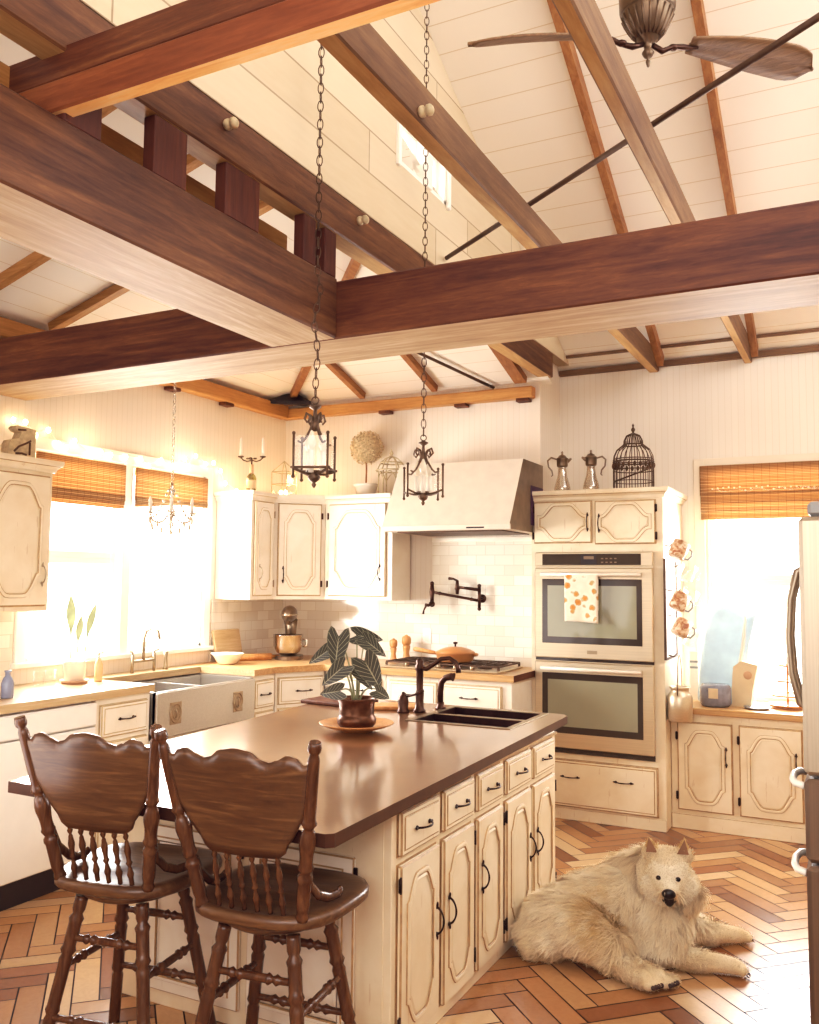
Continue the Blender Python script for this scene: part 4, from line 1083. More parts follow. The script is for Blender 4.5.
# ------------------------------------------------------------------ bar stools
def make_stool(name, label, loc, rz):
    t = thing(name, label, 'bar stool', loc, rz, 'carved wooden bar stools')
    zs = .635
    # seat
    b = MB(); K = 40; rings = [(0, .012), (.35, .008), (.6, .002), (.8, -.004), (.92, -.002), (.98, -.006), (1.0, -.016), (.995, -.034), (.95, -.042), (0, -.042)]
    V = []
    for s_, dzz in rings:
        for k in range(K):
            a = 2 * PI * k / K; c, s2 = math.cos(a), math.sin(a); n_ = 3.2
            q = (abs(c) ** n_ + abs(s2) ** n_) ** (-1 / n_)
            wx = .248 * (1 + .07 * s2)
            sad = -.012 * math.exp(-((c * q * s_ * .225) ** 2) / .012) * (1 if dzz > -.01 else 0)
            V.append((c * q * s_ * wx, s2 * q * s_ * .236 + .025, zs + dzz * 1.0 - (.012 if dzz > 0 else 0) + (sad if s_ < .9 else 0)))
    b.add(V, [(i * K + k, i * K + (k + 1) % K, (i + 1) * K + (k + 1) % K, (i + 1) * K + k) for i in range(len(rings) - 1) for k in range(K)], 0, True)
    obj('seat', b, M['oak'], t)
    obj('swivel_plate', MB().lathe([(0, .556), (.15, .556), (.165, .565), (.165, .585), (.15, .592), (0, .592)], n=32), M['oak'], t)
    def turned(p, q, r0, r1, rings_, n=12, seg=40, bulge=0):
        p, q = Vector(p), Vector(q); P = []; rr = []
        for i in range(seg + 1):
            u = i / seg; r = r0 + (r1 - r0) * u
            for ru, rw, am in rings_:
                r += am * math.exp(-((u - ru) / rw) ** 2)
            P.append(p.lerp(q, u)); rr.append(max(.004, r))
        return MB().tube(P, rr, n)
    top, ft = .115, .205
    lg = [(-1, -1), (1, -1), (1, 1), (-1, 1)]
    grooves = [(.10, .012, -.005), (.125, .01, .004), (.30, .010, .005), (.33, .008, -.005), (.36, .010, .005), (.62, .01, .004), (.65, .01, -.004)]
    for sx, sy_ in lg:
        obj('leg', turned((sx * top, sy_ * top, .558), (sx * ft, sy_ * ft, 0), .021, .020, grooves), M['oakz'], t)
    def at(sx, sy_, z):
        u = (.558 - z) / .558; r = top + (ft - top) * u; return (sx * r, sy_ * r, z)
    sg = [(.22, .02, .006), (.27, .012, -.003), (.32, .02, .006), (.68, .02, .006), (.73, .012, -.003), (.78, .02, .006), (.5, .2, .003)]
    for (a, c, z) in ((lg[0], lg[1], .43), (lg[3], lg[2], .43), (lg[0], lg[3], .34), (lg[1], lg[2], .34), (lg[3], lg[2], .22), (lg[0], lg[1], .19)):
        obj('stretcher', turned(at(*a, z), at(*c, z), .0105, .0105, sg, 10), M['oakz'], t)
    # back
    def bp(u, z):      # back plane: u across (-1..1), z height
        k = (z - zs) / .52
        return Vector((u * (.168 + .088 * k), -.165 - .115 * k - .012 * (1 - u * u) * k, z))
    for s_ in (-1, 1):
        obj('back_post', turned(bp(s_, zs - .01), bp(s_, 1.152), .021, .017, [(.04, .02, -.004), (.24, .012, .005), (.27, .01, -.005), (.30, .012, .004), (.44, .05, .006), (.52, .012, -.006), (.55, .012, .005), (.93, .012, -.006), (.965, .02, .003)], 12, 60), M['oakz'], t)
        P = [bp(s_, .80) + Vector((0, .012, 0)), bp(s_, .72) + Vector((s_ * .004, .03, 0)), bp(s_, .675) + Vector((s_ * .012, .075, 0)), Vector((s_ * .195, -.045, zs + .018)), Vector((s_ * .205, .01, zs + .014)), Vector((s_ * .203, .025, zs + .022))]
        Q = []
        for i in range(len(P) - 1):
            for k in range(4): Q.append(P[i].lerp(P[i + 1], k / 4))
        Q.append(P[-1])
        obj('arm_bracket', MB().tube(Q, .011, 8, flat=(1.3, .8)), M['oakz'], t)
    # crest panel with scalloped top
    b = MB(); NU, NZ = 44, 8; V = []
    def ztop(u):
        a = abs(u)
        pts = [(0, 1.118), (.18, 1.112), (.36, 1.088), (.46, 1.083), (.56, 1.092), (.70, 1.108), (.80, 1.102), (.90, 1.082), (1.0, 1.088)]
        for (a0, z0), (a1, z1) in zip(pts[:-1], pts[1:]):
            if a <= a1 + 1e-9:
                k = (a - a0) / (a1 - a0); k = k * k * (3 - 2 * k); return z0 + (z1 - z0) * k
        return pts[-1][1]
    def zbot(u):
        a = abs(u)
        pts = [(0, .795), (.58, .80), (.68, .815), (.73, .845), (.80, .862), (.90, .905), (1.0, .96)]
        for (a0, z0), (a1, z1) in zip(pts[:-1], pts[1:]):
            if a <= a1 + 1e-9:
                k = (a - a0) / (a1 - a0); return z0 + (z1 - z0) * k
        return pts[-1][1]
    for side in (-.011, .011):
        for i in range(NU + 1):
            u = -1 + 2 * i / NU; zt, zb = ztop(u), zbot(u)
            for j in range(NZ + 1):
                e = 1 if 0 < j < NZ and 0 < i < NU else .55
                V.append(bp(u * .97, zb + (zt - zb) * j / NZ) + Vector((0, side * e, 0)))
    S = (NU + 1) * (NZ + 1); F = []
    for i in range(NU):
        for j in range(NZ):
            a = i * (NZ + 1) + j; c = a + NZ + 1
            F.append((a, c, c + 1, a + 1)); F.append((S + a, S + a + 1, S + c + 1, S + c))
    for i in range(NU):
        for j in (0, NZ):
            a = i * (NZ + 1) + j; c = a + NZ + 1; F.append((a, S + a, S + c, c))
    for j in range(NZ):
        for i in (0, NU):
            a = i * (NZ + 1) + j; F.append((a, a + 1, S + a + 1, S + a))
    b.add(V, F, 0, True)
    obj('crest_panel', b, M['oak'], t)
    for k in range(6):
        u = -.68 + 1.36 * k / 5
        obj('spindle', turned(bp(u * .95, zs - .006), bp(u * .78, .815), .0075, .0065, [(.2, .05, .004), (.34, .012, -.003), (.40, .02, .004), (.62, .08, .004), (.80, .015, -.003), (.86, .02, .003)], 8, 30), M['oakz'], t)
    return t
st1 = make_stool('bar_stool', 'carved-back wooden bar stool at the island corner, nearer the drawers', (-1.652, 2.36, 0), R(7))
st2 = copy_tree(st1); st2.location = (-2.225, 2.335, 0); st2.rotation_euler = (0, 0, R(9)); st2['label'] = 'carved-back wooden bar stool at the left, nearest the dishwasher'
# ------------------------------------------------------------------ woven shades
def roman(name, label, axis, a0, a1, zt, zb, face, s, slant=0, cat='blind'):
    c = ((face, (a0 + a1) / 2, 0) if axis == 'Y' else ((a0 + a1) / 2, face, 0))
    t = thing(name, label, cat, (c[0], c[1], zt), 0, 'woven wood window shades')
    h = (a1 - a0) / 2
    def bx(b, u0, u1, d0, d1, q0, q1, ch=.003):
        if axis == 'Y': b.box(min(s * d0, s * d1), max(s * d0, s * d1), u0, u1, q0, q1, 0, ch)
        else: b.box(u0, u1, min(s * d0, s * d1), max(s * d0, s * d1), q0, q1, 0, ch)
    H_ = zt - zb
    b = MB(); bx(b, -h, h, .004, .022, -.22 * 1, 0)
    obj('valance', b, M['shade'], t)
    z = -.215; k = 0
    folds = [(.022, .055), (.030, .05), (.024, .035)]
    for i in range(3):
        b = MB(); d, hh = folds[i]; hh = (H_ - .215) / 3
        o_ = slant * (i + 1) / 3
        bx(b, -h + .004, h - .004, .004, .016 + .006 * (2 - i), z - hh, z + .012)
        o = obj('fold', b, M['shade'], t); z -= hh
        if slant:
            for v in o.data.vertices:
                cc = v.co.y if axis == 'Y' else v.co.x
                v.co.z += slant * (i + 1) / 3 * (cc + h) / (2 * h) * (1 if v.co.z < z + hh * .9 else .66)
    return t
roman('woven_shade', 'tan woven shade on the left pane of the sink window', 'Y', 3.625, 4.335, 2.345, 2.055, WL + .02, 1)
roman('woven_shade', 'tan woven shade behind the crystal chandelier, uneven lower edge', 'Y', 4.43, 5.16, 2.345, 2.075, WL + .02, 1, slant=.08)
roman('woven_shade', 'brown woven shade over the right window beside the fridge', 'X', -1.03, -.09, 2.45, 2.06, WR - .02, -1)
# tangled light strand across the right shade
sl = thing('light_strand', 'silvery bead strand draped across the right window shade', 'light strand', (-.6, WR - .05, 2.27))
b = MB(); rr = random.Random(5)
b.tube([(-.36 + .03 * i, -.012, -.006 + .010 * math.sin(i * 1.3)) for i in range(28)], .0022, 5)
obj('wire', b, M['chrome'], sl)
for i in range(20): obj('bulb', MB().ell((-.34 + .037 * i, -.012, .004 + rr.uniform(-.014, .014)), .0065, 8, 6), M['bulbdim'], sl)
# warm string lights along the left window
sg = thing('string_lights', 'warm fairy lights strung along the left window head and wall', 'string lights', (WL + .03, 4.4, 2.42))
PTS = [(3.45, 2.50), (3.533, 2.501), (3.607, 2.436), (3.698, 2.48), (3.776, 2.407), (3.83, 2.39), (3.897, 2.443), (4.037, 2.368), (4.11, 2.403), (4.195, 2.395), (4.327, 2.399), (4.464, 2.403), (4.541, 2.365), (4.66, 2.42), (4.78, 2.39), (4.899, 2.459), (4.943, 2.413), (5.016, 2.495), (5.129, 2.451), (5.219, 2.469), (5.303, 2.418), (5.36, 2.33), (5.50, 2.285), (5.70, 2.29)]
b = MB(); b.tube([(0, y - 4.4, z - 2.42 + .012) for y, z in PTS], .0025, 5); obj('wire', b, M['trimw'], sg)
for y, z in PTS[:]: obj('bulb', MB().ell((.008, y - 4.4, z - 2.42), (.013, .013, .017), 10, 8), M['bulb'], sg)
# ------------------------------------------------------------------ pendant lanterns
def lantern(name, label, x, y, zb, ztop, rad, hgt, rot, kind):
    t = thing(name, label, 'pendant light', (x, y, zb), rot, 'glass pendant lanterns')
    hz = .055
    obj('finial', MB().lathe([(0, 0), (.005, .004), (.010, .014), (.006, .022), (.02, .032), (.026, .044), (.018, .056), (.03, .062), (.03, .068), (0, .07)], n=16), M['ironlight'], t)
    c = [(rad * math.cos(PI / 4 + k * PI / 2), rad * math.sin(PI / 4 + k * PI / 2)) for k in range(4)]
    b = MB()
    for k in range(4):
        (x0, y0), (x1, y1) = c[k], c[(k + 1) % 4]
        ex, ey = (x1 - x0) * .08, (y1 - y0) * .08
        if kind == 0: b.tube([(x0 - ex, y0 - ey, hz + .02), (x1 + ex, y1 + ey, hz + .02)], .0048, 8)
        b.tube([(0, 0, hz), (x0 * .5, y0 * .5, hz + .002), (x0, y0, hz + .016)], .005, 8)
    obj('base_frame', b, M['ironlight'], t)
    for k in range(4):
        obj('corner_post', MB().tube([(c[k][0], c[k][1], hz - .015), (c[k][0], c[k][1], hz + hgt)], .0048, 8).ell((c[k][0], c[k][1], hz + hgt), .0075, 8, 6).ell((c[k][0], c[k][1], hz - .015), .0075, 8, 6), M['ironlight'], t)
        (x0, y0), (x1, y1) = c[k], c[(k + 1) % 4]
        g = MB(); nn = Vector((y1 - y0, x0 - x1, 0)).normalized() * .001
        g.add([(x0 - nn.x, y0 - nn.y, hz + .02), (x1 - nn.x, y1 - nn.y, hz + .02), (x1 - nn.x, y1 - nn.y, hz + hgt - .01), (x0 - nn.x, y0 - nn.y, hz + hgt - .01)], [(0, 1, 2, 3)])
        obj('glass_panel', g, M['glass'], t)
    zc = hz + hgt + .045
    b = MB()
    for k in range(4):
        a = PI / 4 + k * PI / 2; ca, sa = math.cos(a), math.sin(a)
        P = [(rad * .80, hz + hgt - .03), (rad * .62, hz + hgt - .034), (rad * .45, hz + hgt - .018), (rad * .22, hz + hgt + .02), (rad * .12, zc), (rad * .22, zc + .03), (rad * .42, zc + .038), (rad * .50, zc + .015), (rad * .38, zc + .002), (rad * .30, zc + .014)]
        b.tube([(r_ * ca, r_ * sa, z_) for r_, z_ in P], [.004, .0045, .005, .005, .006, .006, .005, .005, .004, .003], 7)
    b.lathe([(0, zc - .03), (.014, zc - .026), (.016, zc), (.009, zc + .02), (.007, zc + .055), (.024, zc + .066), (.024, zc + .071), (.005, zc + .078), (0, zc + .08)], n=14)
    b.tube([(.014 * math.cos(a), 0, zc + .093 + .014 * math.sin(a)) for a in [2 * PI * i / 12 for i in range(12)]], .003, 6, closed=True)
    obj('scroll_crown', b, M['ironlight'], t)
    for k in range(3):
        a = 2 * PI * k / 3 + .4; xx, yy = .034 * math.cos(a), .034 * math.sin(a)
        cs = obj('candle_sleeve', MB().lathe([(.011, hz + .004), (.011, hz + .09), (0, hz + .09)], (xx, yy, 0), 12), M['candle'], t)
        obj('bulb', MB().lathe([(.007, hz + .091), (.017, hz + .115), (.014, hz + .14), (.004, hz + .165), (0, hz + .168)], (xx, yy, 0), 12), M['bulbdim'], cs)
    ch = MB(); za = zc + .105
    sway = None
    if kind == 0:
        sway = lambda z: (.012 * math.exp(-((z - .78) / .05) ** 2) - .010 * math.exp(-((z - .66) / .05) ** 2) + .006 * math.exp(-((z - .52) / .05) ** 2), 0, 0)
    chain(ch, (0, 0, za), (0, 0, ztop - zb), .048, .0115, .0023, sway=sway)
    obj('chain', ch, M['iron'], t)
    return t
lantern('pendant_lantern', 'square iron and glass lantern on long chain, hanging above the potted plant', -1.885, 2.88, 1.955, zhigh(2.92) - .12, .094, .152, R(20), 0)
lantern('pendant_lantern', 'smaller slender iron and glass lantern hanging in front of the range hood', -1.865, 3.8, 1.96, zhigh(3.8) - .03, .118, .135, R(33), 1)
# ------------------------------------------------------------------ crystal chandelier over the sink
cz, CXX, CYY = 1.90, -3.72, 4.12
cdl = thing('crystal_chandelier', 'small white crystal chandelier hanging in front of the sink window', 'chandelier', (CXX, CYY, cz))
obj('stem', MB().lathe([(0, 0), (.012, .01), (.02, .03), (.008, .05), (.018, .08), (.03, .10), (.012, .13), (.01, .20), (.02, .23), (.008, .26), (.012, .28), (0, .29)], n=14), M['chrome'], cdl)
for k in range(6):
    a = k * PI / 3 + .2; ca, sa = math.cos(a), math.sin(a)
    ar = obj('arm', MB().tube([(r_ * ca, r_ * sa, z_) for r_, z_ in ((.015, .09), (.05, .05), (.09, .035), (.125, .05), (.14, .085))], .0055, 7).lathe([(.008, .085), (.024, .092), (.024, .096), (0, .097)], (.14 * ca, .14 * sa, 0), 10), M['chrome'], cdl)
    obj('candle', MB().lathe([(.0085, .097), (.0085, .15), (.006, .152), (.010, .165), (.003, .19), (0, .191)], (.14 * ca, .14 * sa, 0), 10), M['candle'], ar)
    g = MB()
    for z_, r_ in ((.05, .14), (.012, .125), (.03, .09), (-.01, .06)): g.ell((r_ * ca, r_ * sa, z_), (.0095, .0095, .02), 6, 4)
    for i in range(8):
        u = i / 7; r_ = .02 + .11 * u; g.ell((r_ * ca, r_ * sa, .235 - .17 * math.sin(u * PI * .5) ** 1.2), .0085, 6, 4)
    obj('crystal_drops', g, M['crystal'], ar)
g = MB().ell((0, 0, -.018), (.012, .012, .018), 8, 6); obj('crystal_drops', g, M['crystal'], cdl)
ch = MB(); chain(ch, (0, 0, .29), (0, 0, ZL + KL * (CXX - WL) - cz - .03), .04, .009, .0022); obj('chain', ch, M['chrome'], cdl)
# ------------------------------------------------------------------ ceiling fan
FX, FY, FZ = -.66, 3.22, 3.625
fn = thing('ceiling_fan', 'bronze ceiling fan with carved wooden leaf blades on the high ceiling', 'ceiling fan', (FX, FY, FZ))
b = MB().lathe([(0, -.115), (.006, -.11), (.012, -.09), (.006, -.08), (.02, -.07), (.03, -.055), (.018, -.04), (.022, -.02), (.05, .0), (.085, .03), (.11, .07), (.125, .10), (.125, .108), (.118, .112), (.135, .12), (.138, .20), (.13, .215), (.06, .245), (.03, .26), (0, .265)], n=32)
for k in range(20):
    a = 2 * PI * k / 20
    b.tube([(r_ * math.cos(a), r_ * math.sin(a), z_) for r_, z_ in ((.055, .006), (.088, .036), (.112, .072), (.125, .098))], .006, 6)
b.xf(Matrix.Diagonal((.76, .76, .95, 1))); obj('motor', b, M['fanmetal'], fn)
obj('downrod', MB().tube([(0, 0, .26), (0, 0, zhigh(FY) - FZ - .05)], .014, 10).lathe([(.014, zhigh(FY) - FZ - .13), (.05, zhigh(FY) - FZ - .10), (.065, zhigh(FY) - FZ - .01)], n=18), M['pewter'], fn)
fanwood = wood('fan_blade', ['#5f4a36', '#86694c', '#a58765'], 'X', 20, 3, .5)
def blade(az, pitch, length=.60):
    Rz = Matrix.Rotation(az, 4, 'Z')
    ab = MB().tube([(.02, 0, -.02), (.06, .006, -.035), (.10, -.006, -.02), (.14, .004, -.012), (.20, 0, -.01)], [.010, .012, .009, .012, .006], 8).ell((.10, 0, -.02), (.02, .016, .012), 10, 6)
    ab.xf(Rz); arm = obj('blade_arm', ab, M['bronze'], fn)
    b = MB(); n = 16; V = []
    for i in range(n + 1):
        u = i / n; x = .165 + (length) * u
        hw = .038 + .045 * math.sin(min(1, u / .75) * PI / 2)
        if u > .80: hw *= math.sqrt(max(.0, 1 - ((u - .80) / .20) ** 2)) * .9 + .1
        zz = -.008 - .05 * u * u
        for j in range(7):
            v = -1 + j / 3
            rip = .004 * math.cos(v * PI * 2.5)
            V.append((x + .012 * (1 - abs(v)) * (u > .9), v * hw, zz + rip))
    S = len(V)
    V2 = V + [(x, y, z + .009) for x, y, z in V]
    F = []
    for i in range(n):
        for j in range(6):
            a = i * 7 + j; F += [(a, a + 1, a + 8, a + 7), (S + a, S + a + 7, S + a + 8, S + a + 1)]
        for j in (0, 6):
            a = i * 7 + j; F.append((a, a + 7, S + a + 7, S + a))
    for i in (0, n):
        for j in range(6):
            a = i * 7 + j; F.append((a, a + 1, S + a + 1, S + a))
    b.add(V2, F, 0, True)
    b.xf(Rz @ Matrix.Rotation(pitch, 4, 'X'))
    obj('blade', b, fanwood, arm)
blade(R(36), R(-12), .49); blade(R(212), R(-24), .50)
# ------------------------------------------------------------------ things on top of the cabinets
ZT = 2.262
def letterlike():
    b = MB()
    out = [(-.085, 0), (.09, 0), (.09, .165), (-.03, .175), (-.045, .16), (-.03, .145), (-.005, .14), (-.02, .105), (-.07, .09), (-.085, .06)]
    b.prism(out, 'yz', -.03, .03, 0)
    for P in ([(-.05, .03), (-.02, .06), (.03, .085), (.055, .10)], [(-.04, .02), (.0, .025), (.03, .02)], [(.05, .02), (.05, .09)], [(-.03, .15), (.02, .155)]):
        b.tube([(.031, y, z) for y, z in P], .006, 6, 1)
    return b
solo('carved_bracket', letterlike(), [M['verdigris'], M['glaze_dark']], 'weathered carved wooden bracket on top of the left upper cabinet', 'ornament', (-4.09, 3.31, 1.418 + .765 + .0665))
cb = thing('bottle_candelabra', 'glass bottle with iron candle branch and two white candles by the window', 'candelabra', (-4.165, 5.49, ZT))
obj('bottle', MB().lathe([(0, 0), (.036, 0), (.038, .01), (.038, .11), (.03, .135), (.014, .155), (.013, .165)], n=20), M['greengl'], cb)
obj('label', MB().lathe([(.0386, .035), (.0386, .10)], n=20, a0=-2.2, a1=.6), M['cardboard'], cb)
obj('neck_wrap', MB().lathe([(.0155, .15), (.015, .215), (.017, .22), (0, .222)], n=16), M['terracotta'], cb)
b = MB().tube([(0, 0, .21), (0, 0, .27)], .006, 8)
cd_ = Vector((math.cos(R(25)), math.sin(R(25)), 0))
for s_ in (-1, 1):
    b.tube([tuple(cd_ * (s_ * r_) + Vector((0, 0, z_))) for r_, z_ in ((0, .255), (.035, .245), (.065, .255), (.085, .275))], .005, 7)
    b.lathe([(.004, .272), (.024, .28), (.024, .285), (.012, .287), (0, .288)], tuple(cd_ * (s_ * .085)), 12)
for k in range(5):
    a = k * 1.25; b.ell((.03 * math.cos(a), .03 * math.sin(a), .268), (.018, .010, .006), 8, 5)
obj('iron_branches', b, M['iron'], cb)
for s_ in (-1, 1): obj('candle', MB().lathe([(.0115, .288), (.0105, .42), (.003, .424), (.0015, .435), (0, .435)], tuple(cd_ * (s_ * .085)), 12), M['candle'], cb)
# glass house lantern in the corner
gl = thing('glass_terrarium', 'pale glass house lantern with warm lights in the far corner on the cabinet', 'lantern', (-4.12, 5.86, ZT))
b = MB()
for x in (-.07, .07):
    for y in (-.07, .07):
        b.tube([(x, y, 0), (x, y, .2)], .004, 6); b.tube([(x, y, .2), (0, 0, .29)], .004, 6)
for z_ in (.004, .1, .2):
    b.tube([(-.07, -.07, z_), (.07, -.07, z_), (.07, .07, z_), (-.07, .07, z_)], .004, 6, closed=True)
obj('frame', b, M['verdigris'], gl)
g = MB()
for x in (-.068, .068): g.add([(x, -.068, .005), (x, .068, .005), (x, .068, .198), (x, -.068, .198)], [(0, 1, 2, 3)]); g.add([(-.068, x, .005), (.068, x, .005), (.068, x, .198), (-.068, x, .198)], [(0, 1, 2, 3)])
obj('glass', g, M['glass'], gl)
for x, y in ((-.03, 0), (.03, -.02), (0, .03)): obj('bulb', MB().ell((x, y, .035), (.014, .014, .022), 10, 8), M['bulb'], gl)
# topiary
tp = thing('topiary', 'dried hydrangea ball topiary in white pot on the upper cabinet', 'topiary', (-3.46, 6.03, ZT))
obj('pot', MB().lathe([(0, 0), (.07, 0), (.088, .075), (.096, .077), (.098, .095), (.086, .095), (.08, .08), (0, .078)], n=24), M['ceramic'], tp)
obj('stem', MB().tube([(0, 0, .07), (.003, 0, .2), (0, 0, .31)], .007, 8), M['rafter'], tp)
rr = random.Random(9); b = MB()
for i in range(170):
    z_ = 1 - 2 * (i + .5) / 170; a = i * 2.39996; r_ = math.sqrt(1 - z_ * z_); k = .118 + rr.uniform(-.010, .014)
    c = Vector((r_ * math.cos(a), r_ * math.sin(a), z_)); p = c * k + Vector((0, 0, .385))
    u = c.orthogonal().normalized(); w_ = c.cross(u); an = rr.random() * 6
    for q in range(4):
        d1 = u * math.cos(an + q * PI / 2) + w_ * math.sin(an + q * PI / 2); d2_ = u * math.cos(an + q * PI / 2 + .8) + w_ * math.sin(an + q * PI / 2 + .8)
        b.add([p, p + d1 * .019 + c * .004, p + (d1 + d2_) * .016 + c * .011, p + d2_ * .019 + c * .004], [(0, 1, 2, 3)], 0)
b.ell((0, 0, .385), .114, 16, 12)
obj('flower_ball', b, M['deadflower'], tp)
# birdcage-like wire cloche lantern
bh = thing('garden_lantern', 'weathered cream domed wire lantern beside the range hood', 'lantern', (-3.235, 6.03, ZT), R(20))
b = MB(); 
for k in range(6):
    a = k * PI / 3; ca, sa = math.cos(a), math.sin(a)
    b.tube([(.10 * ca, .10 * sa, 0), (.10 * ca, .10 * sa, .19)], .0055, 6)
    b.tube([(r_ * ca, r_ * sa, z_) for r_, z_ in ((.118, .185), (.105, .21), (.085, .25), (.05, .285), (.012, .30))], .005, 6)
    a2 = a + PI / 3
    b.tube([((.10) * math.cos(a + (a2 - a) * u), .10 * math.sin(a + (a2 - a) * u), .12 + .06 * math.sin(u * PI)) for u in [i / 8 for i in range(9)]], .004, 6)
for z_, r_ in ((.005, .108), (.19, .118), (.25, .085)): b.tube([(r_ * math.cos(a), r_ * math.sin(a), z_) for a in [2 * PI * i / 24 for i in range(24)]], .006, 6, closed=True)
b.lathe([(0, 0), (.105, 0), (.105, .01), (0, .01)], n=24)
obj('cage', b, M['verdigris'], bh)
obj('finial', MB().lathe([(.02, .295), (.008, .31), (.016, .325), (.008, .34), (.003, .36), (0, .362)], n=12), M['verdigris'], bh)
# carafes on the tower
ZTW = 2.172 + .0665
def carafe(x, y, rot, label):
    t = thing('carafe', label, 'carafe', (x, y, ZTW), rot, 'silver-topped glass carafes')
    obj('glass_body', MB().lathe([(0, .002), (.05, 0), (.062, .01), (.055, .06), (.035, .13), (.028, .19), (.03, .205)], n=24), M['carafe'], t)
    obj('collar', MB().lathe([(.031, .198), (.038, .203), (.040, .21), (.041, .252), (.045, .256), (.045, .262), (.034, .268), (.026, .282), (.010, .288), (.006, .296), (.009, .305), (.004, .315), (0, .316)], n=20).tube([(.036, 0, .238), (.056, 0, .256), (.066, 0, .262)], [.012, .010, .007], 8), M['pewter'], t)
    obj('handle', MB().tube([(-.038, 0, .255), (-.08, 0, .268), (-.105, 0, .245), (-.10, 0, .20), (-.075, 0, .17), (-.07, 0, .14), (-.08, 0, .13)], [.006, .007, .007, .006, .006, .005, .004], 8), M['pewter'], t)
carafe(-1.925, 6.22, R(25), 'silver-topped glass carafe nearest the range hood, handle to the left')
carafe(-1.715, 6.23, R(205), 'silver-topped glass carafe beside the birdcage, handle to the right')
# birdcage
bc = thing('birdcage', 'black wire birdcage with domed top on the oven tower', 'birdcage', (-1.41, 6.22, ZTW))
b = MB(); rc_ = .138
for k in range(22):
    a = 2 * PI * k / 22; ca, sa = math.cos(a), math.sin(a)
    b.tube([(r_ * ca, r_ * sa, z_) for r_, z_ in ((rc_, .0), (rc_, .21), (rc_ * .97, .25), (rc_ * .82, .295), (rc_ * .55, .325), (rc_ * .48, .33), (rc_ * .46, .36), (rc_ * .34, .395), (.01, .412))], .0032, 5)
for z_, r_, th in ((.004, rc_, .006), (.07, rc_, .003), (.15, rc_, .004), (.21, rc_, .006), (.225, rc_, .004), (.33, rc_ * .5, .005)):
    b.tube([(r_ * math.cos(a), r_ * math.sin(a), z_) for a in [2 * PI * i / 32 for i in range(32)]], th, 6, closed=True)
for k in range(22):
    a = 2 * PI * (k + .5) / 22; b.ell((rc_ * math.cos(a), rc_ * math.sin(a), .182), (.012, .012, .02), 6, 4)
obj('wire_cage', b, M['iron'], bc)
obj('floor_tray', MB().lathe([(0, 0), (rc_ + .004, 0), (rc_ + .004, .012), (0, .012)], n=32), M['iron'], bc)
obj('perch', MB().tube([(-.12, -.06, .07), (.12, -.06, .15)], .006, 8), M['iron'], bc)
obj('finial', MB().lathe([(.012, .408), (.006, .42), (.015, .435), (.013, .445), (.005, .455), (.008, .47), (0, .485)], n=12), M['iron'], bc)
# ------------------------------------------------------------------ window-side counter clutter (left)
wp = thing('potted_plant', 'pale pot with two tall green leaves on the counter before the sink window', 'plant', (-4.13, 3.80, ZC))
obj('saucer', MB().lathe([(0, 0), (.07, 0), (.085, .02), (.08, .02), (.066, .006), (0, .006)], n=24), M['terracotta'], wp)
obj('pot', MB().lathe([(0, .0065), (.058, .0065), (.066, .12), (.068, .13), (.06, .13), (.055, .11), (0, .11)], n=24), M['ceramic'], wp)
for dx, dy, h, w_, tl_ in ((0, -.045, .42, .036, -.04), (.01, .05, .37, .03, .05), (0, .0, .30, .028, .0)):
    b = MB(); n = 10; V = []
    for i in range(n + 1):
        u = i / n; hw = w_ * math.sin(PI * min(1, max(.04, (u - .45) / .55))) if u > .45 else .004
        for v in (-1, 0, 1): V.append((dx + .01 * abs(v) + .03 * u * u, dy + v * hw + tl_ * u * u, .10 + h * u))
    b.add(V, [(i * 3 + j, i * 3 + j + 1, i * 3 + j + 4, i * 3 + j + 3) for i in range(n) for j in (0, 1)], 0, True)
    obj('leaf', b, M['leafg'], wp)
sb = thing('soap_bottle', 'slim amber soap bottle with pump beside the window pot', 'bottle', (-4.07, 3.925, ZC))
obj('bottle', MB().lathe([(0, 0), (.022, 0), (.024, .01), (.024, .10), (.015, .125), (.012, .14), (0, .141)], n=18), M['soap'], sb)
obj('pump', MB().tube([(0, 0, .14), (0, 0, .17), (.03, 0, .172)], .005, 8), M['nickel'], sb)
tb_ = thing('blue_bottle', 'small blue-grey glass bottle at the left end of the worktop', 'bottle', (-3.90, 3.155, ZC))
obj('body', MB().lathe([(0, 0), (.028, 0), (.031, .01), (.031, .075), (.022, .10), (.013, .112), (.013, .13), (.017, .132), (.017, .14), (0, .141)], n=20), plain('bluegrey_glass', '#8f96ab', .15, var=.15), tb_)
solo('glass_jar', MB().lathe([(0, .001), (.045, 0), (.05, .01), (.05, .09), (.04, .105), (.042, .12), (.0, .122)], n=20), M['bluegl'], 'pale blue glass jar at the very left edge of the worktop', 'jar', (-3.98, 3.10, ZC))
# two small clear tumblers
for (y, l) in ((3.66, 'clear glass tumbler on the counter left of the window pot'), (3.58, 'clear glass tumbler nearest the left cabinet')):
    solo('tumbler', MB().lathe([(0, .001), (.028, 0), (.033, .085), (.030, .085), (.026, .006), (0, .006)], n=18), M['glass'], l, 'glass', (-4.17, y, ZC))
